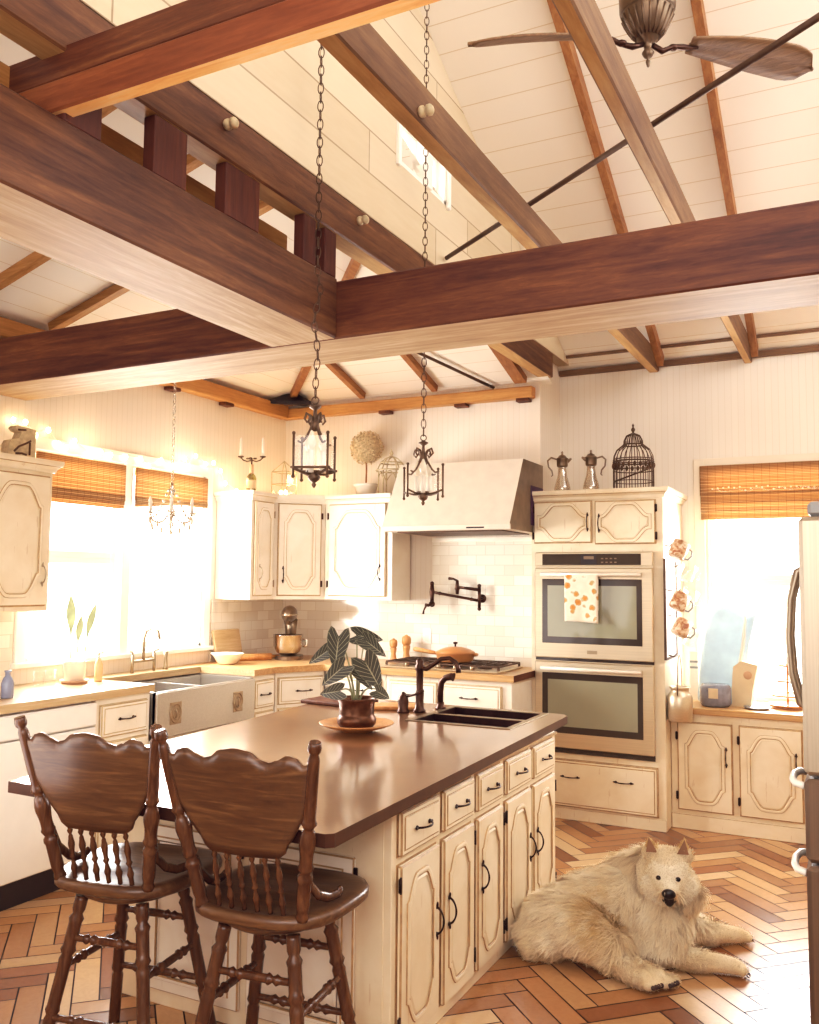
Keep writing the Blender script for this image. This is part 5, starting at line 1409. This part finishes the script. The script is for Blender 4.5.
# bridge faucet
bf = thing('bridge_faucet', 'pale bridge faucet with two side handles behind the apron sink', 'faucet', (-4.235, 4.47, ZC), 0)
b = MB()
for y in (-.10, .10): b.tube([(0, y, 0), (0, y, .12)], .010, 8)
b.tube([(0, -.10, .075), (0, .10, .075)], .009, 8)
b.tube([(0, 0, .07), (0, 0, .22), (.02, 0, .27), (.07, 0, .29), (.12, 0, .27), (.135, 0, .22)], .010, 10)
obj('body', b, M['nickel'], bf)
for y in (-.10, .10): obj('lever', MB().tube([(0, y, .12), (0, y, .135), (.01, y + (.03 if y > 0 else -.03), .14)], .007, 8), M['nickel'], bf)
solo('side_sprayer', MB().lathe([(0, 0), (.02, 0), (.014, .02), (.012, .08), (.017, .12), (0, .125)], n=14), M['nickel'], 'pale side sprayer right of the bridge faucet', 'sprayer', (-4.235, 4.68, ZC))
# leaning boards and a white bowl right of the window
lb = MB().box(-.012, .012, -.16, .16, 0, .24, 0, .008).xf(Matrix.Rotation(R(-12), 4, 'Y'))
solo('bread_board', lb, M['butcher'], 'pale wooden board leaning on the tiles right of the sink window', 'cutting board', (-4.275, 5.42, ZC))
wb = MB().lathe([(0, .0), (.05, 0), (.07, .01), (.115, .075), (.12, .08), (.112, .078), (.065, .014), (0, .008)], n=28)
solo('white_bowl', wb, M['ceramic'], 'white bowl on the worktop right of the apron sink', 'bowl', (-4.12, 5.20, ZC))
sh = MB().box(-.005, .005, -.12, .12, 0, .012, 0).box(-.1, .005, -.12, .12, -.006, 0, 0)
solo('rolling_pin', MB().tube([(-.0, -.19, .0), (0, -.13, .0), (0, -.125, .0), (0, .125, .0), (0, .13, .0), (0, .19, .0)], [.011, .012, .026, .026, .012, .011], 14), M['lightwood'], 'wooden rolling pin lying on the worktop before the leaning board', 'rolling pin', (-4.14, 5.56, ZC + .026), R(-35))
# ------------------------------------------------------------------ mug rack on the tower side
XM = OX1 + .001
mr = thing('mug_rack', 'slim black-framed mug rack hung on the oven tower side', 'rack', (XM, 6.22, 1.10))
b = MB().box(0, .016, -.26, -.245, 0, .665, 0).box(0, .016, .12, .135, 0, .665, 0).box(0, .016, -.245, .12, .65, .665, 0).box(0, .016, -.245, .12, 0, .015, 0)
obj('frame', b, M['iron'], mr)
obj('back_panel', MB().box(0, .008, -.245, .12, .015, .65), M['bright'], mr)
hooks = [(-.29, .75), (-.07, .62), (-.27, .46), (-.22, .295), (-.02, .45), (-.02, .19), (-.19, .03)]
for y, z in hooks: obj('hook', MB().tube([(.014, y, z), (.05, y, z - .008), (.065, y, z + .012)], .0045, 7), M['iron'], mr)
def mug(y, z, mat, label, r_=.055, h=.105, clear=False):
    t = thing('hanging_mug', label, 'mug', (XM + .068, y, z), 0, 'mugs on the side rack')
    body = MB().lathe([(0, 0), (r_ * .86, 0), (r_, .012), (r_, h), (r_ - .004, h), (r_ - .005, .012), (0, .006)], n=22)
    T = Matrix.Translation((.03, -.02, -.09)) @ Matrix.Rotation(R(20), 4, 'Z') @ Matrix.Rotation(R(28), 4, 'Y') @ Matrix.Rotation(R(-12), 4, 'X')
    body.xf(T); obj('body', body, mat, t)
    hd_ = MB().tube([(r_ * .97, 0, h * .86), (r_ + .024, 0, h * .80), (r_ + .034, 0, h * .5), (r_ + .022, 0, h * .2), (r_ * .95, 0, h * .16)], .0055, 8).xf(T)
    obj('handle', hd_, mat if clear else M['grey'], t)
mug(5.87, 1.86, M['mug'], 'patterned mug hanging highest on the rack side')
mug(6.15, 1.72, M['glass'], 'clear glass mug hanging below the top patterned mug', clear=True)
mug(5.87, 1.53, M['mug'], 'patterned mug hanging in the middle of the rack')
mug(5.93, 1.36, M['mug'], 'patterned mug hanging lowest of the patterned ones')
mug(6.2, 1.55, M['glass'], 'clear glass mug hanging behind the middle patterned mug', clear=True)
mug(6.2, 1.29, M['glass'], 'clear glass mug hanging just above the milk can', clear=True)
mc = thing('milk_can', 'brushed steel milk can hanging from the rack by the base cabinet', 'milk can', (-1.082, 6.03, .71))
obj('body', MB().lathe([(0, 0), (.075, 0), (.08, .006), (.08, .15), (.07, .175), (.058, .19), (.058, .205), (.066, .212), (.066, .222), (.055, .222), (.05, .20), (0, .195)], n=30), M['steel'], mc)
obj('bail_handle', MB().tube([(0, .08 * math.cos(a), .17 + .255 * math.sin(a)) for a in [PI * i / 14 for i in range(15)]], .003, 6), M['iron'], mc)
# ------------------------------------------------------------------ right window clutter
ZW = .746 + .042
wbag = MB(); n = 14; V = []
bagm = plain('teal_tint', '#a7c3c8', .35, var=.12, scale=8)
bg = thing('tote_bag', 'pale blue-grey translucent bag slumped against the right window', 'bag', (-.84, 6.46, ZW))
prof = [(-.20, 0), (.12, 0), (.135, .18), (.15, .40), (.20, .62), (.12, .60), (.08, .63), (.0, .67), (-.06, .66), (-.11, .60), (-.15, .45), (-.18, .22)]
b = MB(); b.prism([(x, z) for x, z in prof], 'xz', -.045, .045, 0)
t = NT('frosted_plastic'); t.base(t.ramp(t.noise(t.coord(), 6, 3), [(.35, '#a3adba'), (.65, '#b5c6cc')])); t.set(Roughness=.4)
tl_ = t.n('ShaderNodeBsdfTranslucent'); tl_.inputs['Color'].default_value = srgb('#c9dde0')
tr_ = t.n('ShaderNodeBsdfTransparent'); a1_ = t.n('ShaderNodeMixShader'); a1_.inputs[0].default_value = .16
t.l(t.b.outputs[0], a1_.inputs[1]); t.l(tl_.outputs[0], a1_.inputs[2])
a2_ = t.n('ShaderNodeMixShader'); a2_.inputs[0].default_value = .06; t.l(a1_.outputs[0], a2_.inputs[1]); t.l(tr_.outputs[0], a2_.inputs[2]); t.l(a2_.outputs[0], t.out.inputs['Surface'])
M['frost'] = t.mat
o = obj('body', b, M['frost'], bg)
md = o.modifiers.new('b', 'BEVEL'); md.width = .03; md.segments = 3
obj('fold', MB().tube([(.13, -.05, .60), (.11, -.055, .4), (.08, -.055, .25), (.09, -.05, .05)], [.008, .012, .010, .006], 8), M['ceramic'], bg)
pb = thing('flour_bag', 'cream paper bag with small round emblem leaning by the blue bag', 'bag', (-.735, 6.36, ZW), R(-8))
b = MB(); b.prism([(-.06, 0), (.06, 0), (.075, .12), (.11, .28), (.0, .30), (-.05, .26), (-.06, .12)], 'xz', -.03, .03, 0)
obj('body', b, M['cardboard'], pb); obj('emblem', MB().ell((.045, -.031, .21), (.028, .003, .028), 14, 8), M['terracotta'], pb)
bx_ = thing('glass_canister', 'squat blue-grey glass canister with small square paper label', 'canister', (-.895, 6.28, ZW))
obj('body', MB().lathe([(0, .001), (.085, 0), (.10, .02), (.10, .12), (.09, .14), (.085, .145), (0, .146)], n=28), plain('bluegrey_canister', '#8a8f9c', .2, var=.25, scale=20), bx_)
obj('label', MB().box(-.03, .03, -.1035, -.099, .06, .125, 0, .001), M['cardboard'], bx_)
solo('baking_dish', MB().lathe([(0, 0), (.07, 0), (.085, .015), (.08, .015), (.068, .005), (0, .005)], n=28), M['grey'], 'small grey dish lying on the window worktop', 'dish', (-.635, 6.27, ZW))
bk = thing('leaning_book', 'thin cream booklet with dark lines leaning at the tower side of the window', 'book', (-1.07, 6.52, ZW), R(8))
obj('cover', MB().box(-.03, .03, -.012, .012, 0, .34, 0, .002).box(-.028, .028, -.0125, -.012, .22, .235, 1).box(-.028, .028, -.0125, -.012, .26, .275, 1), [M['ceramic'], M['grey']], bk)
ts = thing('tiered_stand', 'tiered pale wooden stand on the worktop beside the fridge', 'tiered stand', (-.46, 6.44, ZW))
obj('pole', MB().tube([(0, 0, 0), (0, 0, .33)], .007, 8).tube([(.018 * math.cos(a), 0, .345 + .018 * math.sin(a)) for a in [2 * PI * i / 12 for i in range(12)]], .004, 6, closed=True), M['lightwood'], ts)
for z_, r_ in ((.012, .12), (.075, .095), (.17, .075), (.27, .055)): obj('tier', MB().lathe([(0, z_), (r_, z_), (r_ + .006, z_ + .012), (r_, z_ + .012), (r_ - .005, z_ + .005), (0, z_ + .005)], n=26), M['lightwood'], ts)
for i, (dx, dy) in enumerate(((-.06, .04), (.055, -.05))): pass
# ------------------------------------------------------------------ refrigerator
RX, RY0, RY1 = -.128, 2.2, 3.10
fr_ = thing('refrigerator', 'tall stainless french-door refrigerator at the right edge', 'refrigerator', (RX, RY0, 0))
obj('cabinet', MB().box(.09, .80, .004, RY1 - RY0 - .004, .03, 1.745, 0, .004), M['steelside'], fr_)
obj('kick', MB().box(.10, .79, .02, RY1 - RY0 - .02, 0, .03), M['toe'], fr_)
dh = (RY1 - RY0) / 2
for k in (0, 1):
    d_ = obj('door', MB().box(0, .085, k * dh + .002, (k + 1) * dh - .002, 1.175, 1.755, 0, .01), M['steelside'], fr_)
    yy = dh - .045 if k == 0 else dh + .045
    P = [(.0, yy, 1.27), (-.028, yy, 1.285), (-.046, yy, 1.36), (-.052, yy, 1.46), (-.046, yy, 1.56), (-.028, yy, 1.635), (0, yy, 1.65)]
    obj('handle', MB().tube(P, .010, 10), M['steelside'], d_)
for z0, z1 in ((.985, 1.168), (.10, .978)):
    d_ = obj('drawer', MB().box(0, .085, .002, RY1 - RY0 - .002, z0, z1, 0, .01), M['steelshaded'], fr_)
    zz = z1 - .02
    obj('handle', MB().tube([(0, .025, zz), (-.02, .03, zz + .004), (-.027, .06, zz + .006), (-.028, .12, zz + .007), (-.02, .17, zz + .005), (0, .19, zz)], .008, 10), M['bright'], d_)
obj('hinge_cover', MB().box(.02, .16, .01, .09, 1.756, 1.79, 0, .008), M['grey'], fr_)
obj('lock_cap', MB().lathe([(.02, 0), (.02, .006), (0, .007)], n=16).xf(Matrix.Translation((.045, -.002, .74)) @ Matrix.Rotation(PI / 2, 4, 'X')), M['chrome'], fr_)
# ------------------------------------------------------------------ dog
def blob_chain(bm, pts, n=7):
    for (p0, r0), (p1, r1) in zip(pts[:-1], pts[1:]):
        p0, p1 = Vector(p0), Vector(p1)
        k = max(2, int((p1 - p0).length / (min(r0, r1) * .35)) + 1)
        for i in range(k + 1):
            u = i / k; p = p0.lerp(p1, u); r = r0 + (r1 - r0) * u
            bmesh.ops.create_icosphere(bm, subdivisions=2, radius=r, matrix=Matrix.Translation(p))
DX, DY = -1.0, 3.93
bm = bmesh.new()
HEAD = Vector((-.768, 3.93, .388)); FWD = Vector((.19, -.97, -.16)).normalized(); SIDE = Vector((.985, .14, .03)).normalized(); UPV = SIDE.cross(FWD).normalized()
if UPV.z < 0: UPV = -UPV
def hp(s, f, u): return HEAD + SIDE * s + FWD * f + UPV * u
chains = [
    [((-1.27, 3.90, .115), .115), ((-1.12, 3.95, .165), .15), ((-.98, 4.03, .195), .165), ((-.85, 4.06, .195), .15)],        # trunk
    [((-.98, 4.08, .25), .12), ((-.88, 4.06, .30), .125), ((-.80, 4.0, .335), .11)],                                              # shoulders, neck
    [((-.84, 4.0, .20), .13), ((-.80, 3.95, .15), .10), ((-.80, 3.93, .10), .09)],                                                # chest ruff
    [(hp(0, -.03, 0), .088), (hp(0, .02, 0), .082)],
    [(hp(0, .05, -.02), .05), (hp(0, .105, -.03), .036), (hp(0, .13, -.03), .028)],                                            # muzzle
    [(hp(-.055, .0, -.045), .062), (hp(-.07, -.02, -.09), .06)], [(hp(.055, .0, -.045), .062), (hp(.07, -.02, -.09), .06)],       # cheeks
    [((-.90, 3.92, .095), .075), ((-.78, 3.915, .062), .052), ((-.66, 3.935, .047), .042), ((-.56, 3.965, .042), .038), ((-.515, 3.975, .036), .034)],   # near foreleg
    [((-.78, 4.14, .10), .07), ((-.67, 4.22, .055), .048), ((-.585, 4.295, .045), .040), ((-.54, 4.33, .036), .035)],              # far foreleg
    [((-1.25, 3.83, .13), .115), ((-1.12, 3.80, .14), .115), ((-1.02, 3.78, .115), .095), ((-.965, 3.765, .085), .07)],            # thigh
    [((-.985, 3.765, .075), .062), ((-.92, 3.72, .05), .045), ((-.86, 3.685, .043), .040), ((-.815, 3.67, .04), .036)],            # shank and hind paw
    [((-.98, 3.80, .05), .05), ((-.87, 3.755, .04), .038), ((-.765, 3.725, .037), .034)],                                           # other hind paw
    [((-1.30, 3.86, .10), .075), ((-1.33, 3.79, .06), .05), ((-1.29, 3.73, .05), .045)],                                          # tail
    [((-1.30, 3.80, .09), .085), ((-1.22, 3.77, .085), .082)],
]
for c in chains: blob_chain(bm, c)
# toes
for base, d in (((-.50, 3.975, .03), Vector((.95, .15, 0))), ((-.525, 4.345, .03), Vector((.8, .6, 0))), ((-.79, 3.665, .032), Vector((.8, -.5, 0))), ((-.74, 3.72, .03), Vector((.85, -.4, 0)))):
    s_ = Vector((-d.y, d.x, 0)).normalized()
    for k in (-1.5, -.5, .5, 1.5):
        bmesh.ops.create_icosphere(bm, subdivisions=2, radius=.0215, matrix=Matrix.Translation(Vector(base) + s_ * k * .0185 + d.normalized() * (.018 - .006 * abs(k))))
# ears as cones
for s_ in (-1, 1):
    for i in range(7):
        u = i / 6
        bmesh.ops.create_icosphere(bm, subdivisions=1, radius=.036 * (1 - u) + .007, matrix=Matrix.Translation(hp(s_ * (.062 + .012 * u), -.03 - .005 * u, .062 + .075 * u)) @ Matrix.Diagonal((1, .6, 1, 1)))
me = bpy.data.meshes.new('dog_raw'); bm.to_mesh(me); bm.free()
o = bpy.data.objects.new('dog_raw', me); COL.objects.link(o)
rm_ = o.modifiers.new('r', 'REMESH'); rm_.mode = 'VOXEL'; rm_.voxel_size = .0085
sm_ = o.modifiers.new('s', 'SMOOTH'); sm_.iterations = 7; sm_.factor = .5
dg = bpy.context.evaluated_depsgraph_get()
body = bpy.data.meshes.new_from_object(o.evaluated_get(dg))
bpy.data.objects.remove(o)
origin = Vector((DX, DY, 0))
for v in body.vertices:
    if v.co.z < .004: v.co.z = .004
    v.co -= origin
for p in body.polygons: p.use_smooth = True
body.materials.clear()
tf_ = NT('dog_coat'); at_ = tf_.n('ShaderNodeAttribute', attribute_name='fur'); tf_.l(at_.outputs['Color'], tf_.b.inputs['Base Color']); tf_.set(Roughness=.8)
tf_.b.inputs['Specular IOR Level'].default_value = .15
body.materials.append(tf_.mat)
dog = tag(bpy.data.objects.new('dog', body), 'fluffy cream-white dog lying on the parquet beside the island, looking at the viewer', 'dog'); COL.objects.link(dog); dog.location = origin + Vector((.005, 0, 0))
def coat(p):
    """cream coat with tawny ears; shadows painted tawny on the flank and low fur"""
    n = noise.noise(Vector(p) * 9) * .5 + .5; n2 = noise.noise(Vector(p) * 23 + Vector((5, 1, 2))) * .5 + .5
    c = Vector(srgb('#faf0da')[:3]); t = Vector(srgb('#d8bb88')[:3]); d = Vector(srgb('#b98d5c')[:3])
    k = .34 * n + .22 * n2
    px_, py_, pz__ = p
    hd_ = (Vector(p) - HEAD)
    flank = math.exp(-((px_ + 1.02) / .10) ** 2 - ((pz__ - .20) / .12) ** 2)
    k += .75 * flank * n2 + .25 * max(0, .12 - pz__) / .12  # tawny here paints shadow on the flank and near the floor
    ear = hd_.dot(UPV)
    if hd_.length < .22 and ear > .088: k += .5
    if hd_.length < .13 and hd_.dot(FWD) > .03 and ear < .06: k -= .25
    k = max(0, min(1, k))
    return c.lerp(t, min(1, k * 1.3)).lerp(d, max(0, k - .6))
ca_ = body.color_attributes.new('fur', 'FLOAT_COLOR', 'POINT')
arr = np.zeros((len(body.vertices), 4), dtype=np.float32); arr[:, 3] = 1
for i, v in enumerate(body.vertices): arr[i, :3] = coat(v.co + origin)
ca_.data.foreach_set('color', arr.ravel())
# fur strands: one mesh of thin tapering blades combed along the body
rs = np.random.RandomState(4)
nv = len(body.polygons)
ctr = np.zeros(nv * 3); nrm = np.zeros(nv * 3); area = np.zeros(nv)
body.polygons.foreach_get('center', ctr); body.polygons.foreach_get('normal', nrm); body.polygons.foreach_get('area', area)
ctr = ctr.reshape(-1, 3); nrm = nrm.reshape(-1, 3)
K = 95000
idx = rs.choice(nv, K, p=area / area.sum())
P = ctr[idx] + rs.normal(0, .004, (K, 3)); Nn = nrm[idx]
W = P + np.array(origin)
flow = np.tile(np.array([-.75, -.35, -.45]), (K, 1))                 # swept back along the trunk
hd_ = W - np.array(HEAD); hl = np.linalg.norm(hd_, axis=1)
head_m = hl < .135
flow[head_m] = hd_[head_m] / hl[head_m][:, None] * .8 - np.array(FWD) * .7
ruff = (W[:, 0] > -.95) & (~head_m) & (W[:, 2] > .1)
flow[ruff] = np.array([-.25, -.15, -.95])
legs = (W[:, 2] < .1) & (W[:, 0] > -.95)
flow[legs] = np.array([.6, .1, -.3])
flow += rs.normal(0, .28, (K, 3))
flow -= Nn * np.sum(flow * Nn, axis=1)[:, None]
flow /= np.linalg.norm(flow, axis=1)[:, None] + 1e-6
L_ = np.full(K, .034)
L_[ruff] = .062; L_[legs] = .018; L_[head_m] = .016
fz = head_m & ((hd_ @ np.array(FWD)) > .055); L_[fz] = .007
back = (W[:, 0] < -.95) & (W[:, 2] > .08); L_[back] = .054
paw = ((W[:, 0] > -.62) | ((W[:, 1] < 3.72) & (W[:, 0] > -.82))) & (W[:, 2] < .09); L_[paw] = .0045
ear_m = (hl < .25) & ((hd_ @ np.array(UPV)) > .088); L_[ear_m] = .006
L_ *= rs.uniform(.6, 1.25, K)
eyes_ = [np.array(hp(s_ * .038, .083, .012)) for s_ in (-1, 1)]; nose_ = np.array(hp(0, .15, -.034))
keep = (np.linalg.norm(W - eyes_[0], axis=1) > .017) & (np.linalg.norm(W - eyes_[1], axis=1) > .017) & (np.linalg.norm(W - nose_, axis=1) > .034)
L_ = np.where(keep, L_, .0005)
# clumping
cl = np.array([noise.noise(Vector(p) * 30) for p in P]) 
lift = .5 + .4 * cl
wd = np.cross(Nn, flow); wd /= np.linalg.norm(wd, axis=1)[:, None] + 1e-6
hw = .0011 + .0006 * rs.rand(K)
a0 = P - wd * hw[:, None]; a1 = P + wd * hw[:, None]
mid = P + Nn * (L_ * .5 * lift)[:, None] * 1.3 + flow * (L_ * .5)[:, None]
m0 = mid - wd * (hw * .8)[:, None]; m1 = mid + wd * (hw * .8)[:, None]
tip = P + Nn * (L_ * lift * .8)[:, None] + flow * L_[:, None]
tip[:, 2] = np.maximum(tip[:, 2], .002); m0[:, 2] = np.maximum(m0[:, 2], .002); m1[:, 2] = np.maximum(m1[:, 2], .002)
VV = np.stack([a0, a1, m1, m0, tip], 1).reshape(-1, 3)
q = np.arange(K) * 5
loops = np.stack([q, q + 1, q + 2, q + 3, q + 3, q + 2, q + 4], 1).ravel()
fm = bpy.data.meshes.new('fur')
fm.vertices.add(K * 5); fm.vertices.foreach_set('co', VV.astype(np.float32).ravel())
fm.loops.add(K * 7); fm.loops.foreach_set('vertex_index', loops.astype(np.int32))
fm.polygons.add(K * 2)
ls = np.stack([np.arange(K) * 7, np.arange(K) * 7 + 4], 1).ravel(); lt = np.tile([4, 3], K)
fm.polygons.foreach_set('loop_start', ls.astype(np.int32)); 
try: fm.polygons.foreach_set('loop_total', lt.astype(np.int32))
except Exception: pass
fm.update(calc_edges=True)
fc = fm.color_attributes.new('fur', 'FLOAT_COLOR', 'POINT')
cc = np.zeros((K, 4), dtype=np.float32); cc[:, 3] = 1
for i in range(K): cc[i, :3] = coat(W[i])
root = cc * np.array([.78, .74, .68, 1]); tipc = np.minimum(cc * np.array([1.12, 1.12, 1.14, 1]), 1)
jit = rs.uniform(.9, 1.08, (K, 1)); 
FC = np.stack([root, root, cc * jit, cc * jit, tipc], 1).reshape(-1, 4).astype(np.float32)
fc.data.foreach_set('color', FC.ravel())
fm.materials.append(tf_.mat)
fo = bpy.data.objects.new('fur', fm); COL.objects.link(fo); fo.parent = dog; fo['kind'] = 'stuff'
# face
M['nose'] = plain('dog_nose', '#1c1413', .3, var=.1); M['eye'] = plain('dog_eye', '#150d09', .08, var=.05); M['pad'] = plain('paw_pad', '#4a3a34', .6, var=.2); M['earin'] = plain('inner_ear', '#9a7458', .8, var=.15)
rotH = Matrix((SIDE, FWD, UPV)).transposed()
def hloc(s, f, u): return hp(s, f, u) - origin
obj('nose', MB().ell(hloc(0, .158, -.017), (.028, .016, .021), 14, 10, 0, rotH).ell(hloc(0, .145, -.050), (.021, .012, .026), 10, 8, 0, rotH), M['nose'], dog)
obj('mouth', MB().tube([hloc(-.026, .122, -.062), hloc(-.013, .14, -.064), hloc(0, .147, -.058), hloc(.013, .14, -.064), hloc(.026, .122, -.062)], .0035, 6), M['nose'], dog)
for s_ in (-1, 1):
    obj('eye', MB().ell(hloc(s_ * .039, .088, .014), (.0108, .009, .0095), 12, 8, 0, rotH), M['eye'], dog)
    b = MB(); e0, e1, e2 = hloc(s_ * .063 - .024, .0, .080), hloc(s_ * .063 + .024, .0, .080), hloc(s_ * .073, -.016, .137)
    b.add([e0, e1, e2], [(0, 1, 2)]); obj('inner_ear', b, M['earin'], dog)
b = MB()
for base, d in (((-.79, 3.665, .032), Vector((.8, -.5, 0))), ((-.74, 3.72, .03), Vector((.85, -.4, 0)))):
    d.normalize(); s_ = Vector((-d.y, d.x, 0)); c = Vector(base) - origin + d * .036
    for k in (-1.5, -.5, .5, 1.5): b.ell(c + s_ * k * .0155 + Vector((0, 0, .0)), (.009, .0085, .0095), 8, 6)
obj('paw_pads', b, M['pad'], dog)
b = MB()
for base, d in (((-.50, 3.975, .02), Vector((.95, .15, 0))), ((-.525, 4.345, .02), Vector((.8, .6, 0)))):
    d.normalize(); s_ = Vector((-d.y, d.x, 0)); c = Vector(base) - origin
    for k in (-1.5, -.5, .5, 1.5):
        q = c + s_ * k * .0185 + d * (.038 - .006 * abs(k)); b.tube([q, q + d * .012 - Vector((0, 0, .010))], [.0035, .0012], 6)
obj('claws', b, M['nose'], dog)

# ------------------------------------------------------------------ light
wd_ = bpy.data.worlds.new('world'); scene.world = wd_; wd_.use_nodes = True
bgn = wd_.node_tree.nodes['Background']; bgn.inputs[0].default_value = (1, .985, .96, 1); bgn.inputs[1].default_value = WORLD
def area(name, loc, target, sx, sy_, power, col=(1, .98, .95), spread=PI):
    l = bpy.data.lights.new(name, 'AREA'); l.shape = 'RECTANGLE'; l.size = sx; l.size_y = sy_; l.energy = power; l.color = col; l.spread = spread
    o = bpy.data.objects.new(name, l); COL.objects.link(o); o.location = loc
    d = Vector(target) - Vector(loc); o.rotation_euler = d.to_track_quat('-Z', 'Y').to_euler()
    return o
LW = area('window_light', (WL - .35, 4.4, 1.75), (0, 3.9, 1.2), 1.5, 1.25, P_LEFT)
RWL = area('window_light', (-.55, WR + .35, 1.65), (-.9, 3.0, .6), .9, 1.5, P_RIGHT)
GWL = area('window_light', (XG - .4, 4.02, 3.8), (0, 4.1, 3.7), .5, .25, 25)
FILL = area('fill_light', (-.4, -.7, 2.2), (-1.6, 4.5, 1.2), 3.2, 1.8, P_FILL, (1, .97, .93))  # added fill lamp behind the camera, no real fixture
TOPL = area('fill_light', (-.3, .9, 4.0), (-.6, 3.6, 4.0), 1.6, .8, P_TOP, (1, .97, .93))  # added fill lamp for the high ceiling, no real fixture
LOWL = area('fill_light', (-3.2, 1.6, 1.2), (-3.2, 4.2, 3.2), 1.6, 1.0, P_LOW, (1, .97, .93))  # added upward fill for the low roof and beam undersides
for i, (y, z) in enumerate(((4.0, 2.44), (4.9, 2.46), (5.45, 2.36))):
    l = bpy.data.lights.new('fairy_glow', 'POINT'); l.energy = 1.1; l.color = (1, .72, .42); l.shadow_soft_size = .05
    o = bpy.data.objects.new('fairy_glow', l); COL.objects.link(o); o.location = (WL + .14, y, z)
l = bpy.data.lights.new('fairy_glow', 'POINT'); l.energy = 2.6; l.color = (1, .70, .40); l.shadow_soft_size = .05
o = bpy.data.objects.new('fairy_glow', l); COL.objects.link(o); o.location = (-4.0, 5.9, 2.40)
l = bpy.data.lights.new('bloom_lamp', 'POINT'); l.energy = 12; l.color = (1, .92, .8); l.shadow_soft_size = .12  # unseen lamp added by the window to whiten the wall like bloom
o = bpy.data.objects.new('bloom_lamp', l); COL.objects.link(o); o.location = (-4.08, 4.75, 1.95)
scene.view_settings.view_transform = 'Standard'
scene.view_settings.look = 'None'
scene.view_settings.exposure = EXPO
scene.view_settings.gamma = 1.0
# gentle camera-style tone curve: firmer shadows with a faint plum cast
vs = scene.view_settings; vs.use_curve_mapping = True; cm = vs.curve_mapping
def curve(i, pts):
    c = cm.curves[i]
    c.points[0].location = pts[0]; c.points[-1].location = pts[-1]
    for p in pts[1:-1]: c.points.new(*p)
curve(1, [(0, 0), (.06, .054), (.3, .286), (1, 1)])
curve(2, [(0, .003), (.06, .058), (.3, .298), (1, 1)])
curve(3, [(0, 0), (.05, .044), (.18, .172), (.45, .47), (1, 1)])
cm.update()
try:
    scene.cycles.use_denoising = True
    scene.cycles.max_bounces = 8; scene.cycles.diffuse_bounces = 5; scene.cycles.glossy_bounces = 4; scene.cycles.transparent_max_bounces = 12
    scene.cycles.sample_clamp_indirect = 8; scene.cycles.caustics_reflective = False; scene.cycles.caustics_refractive = False
except Exception: pass
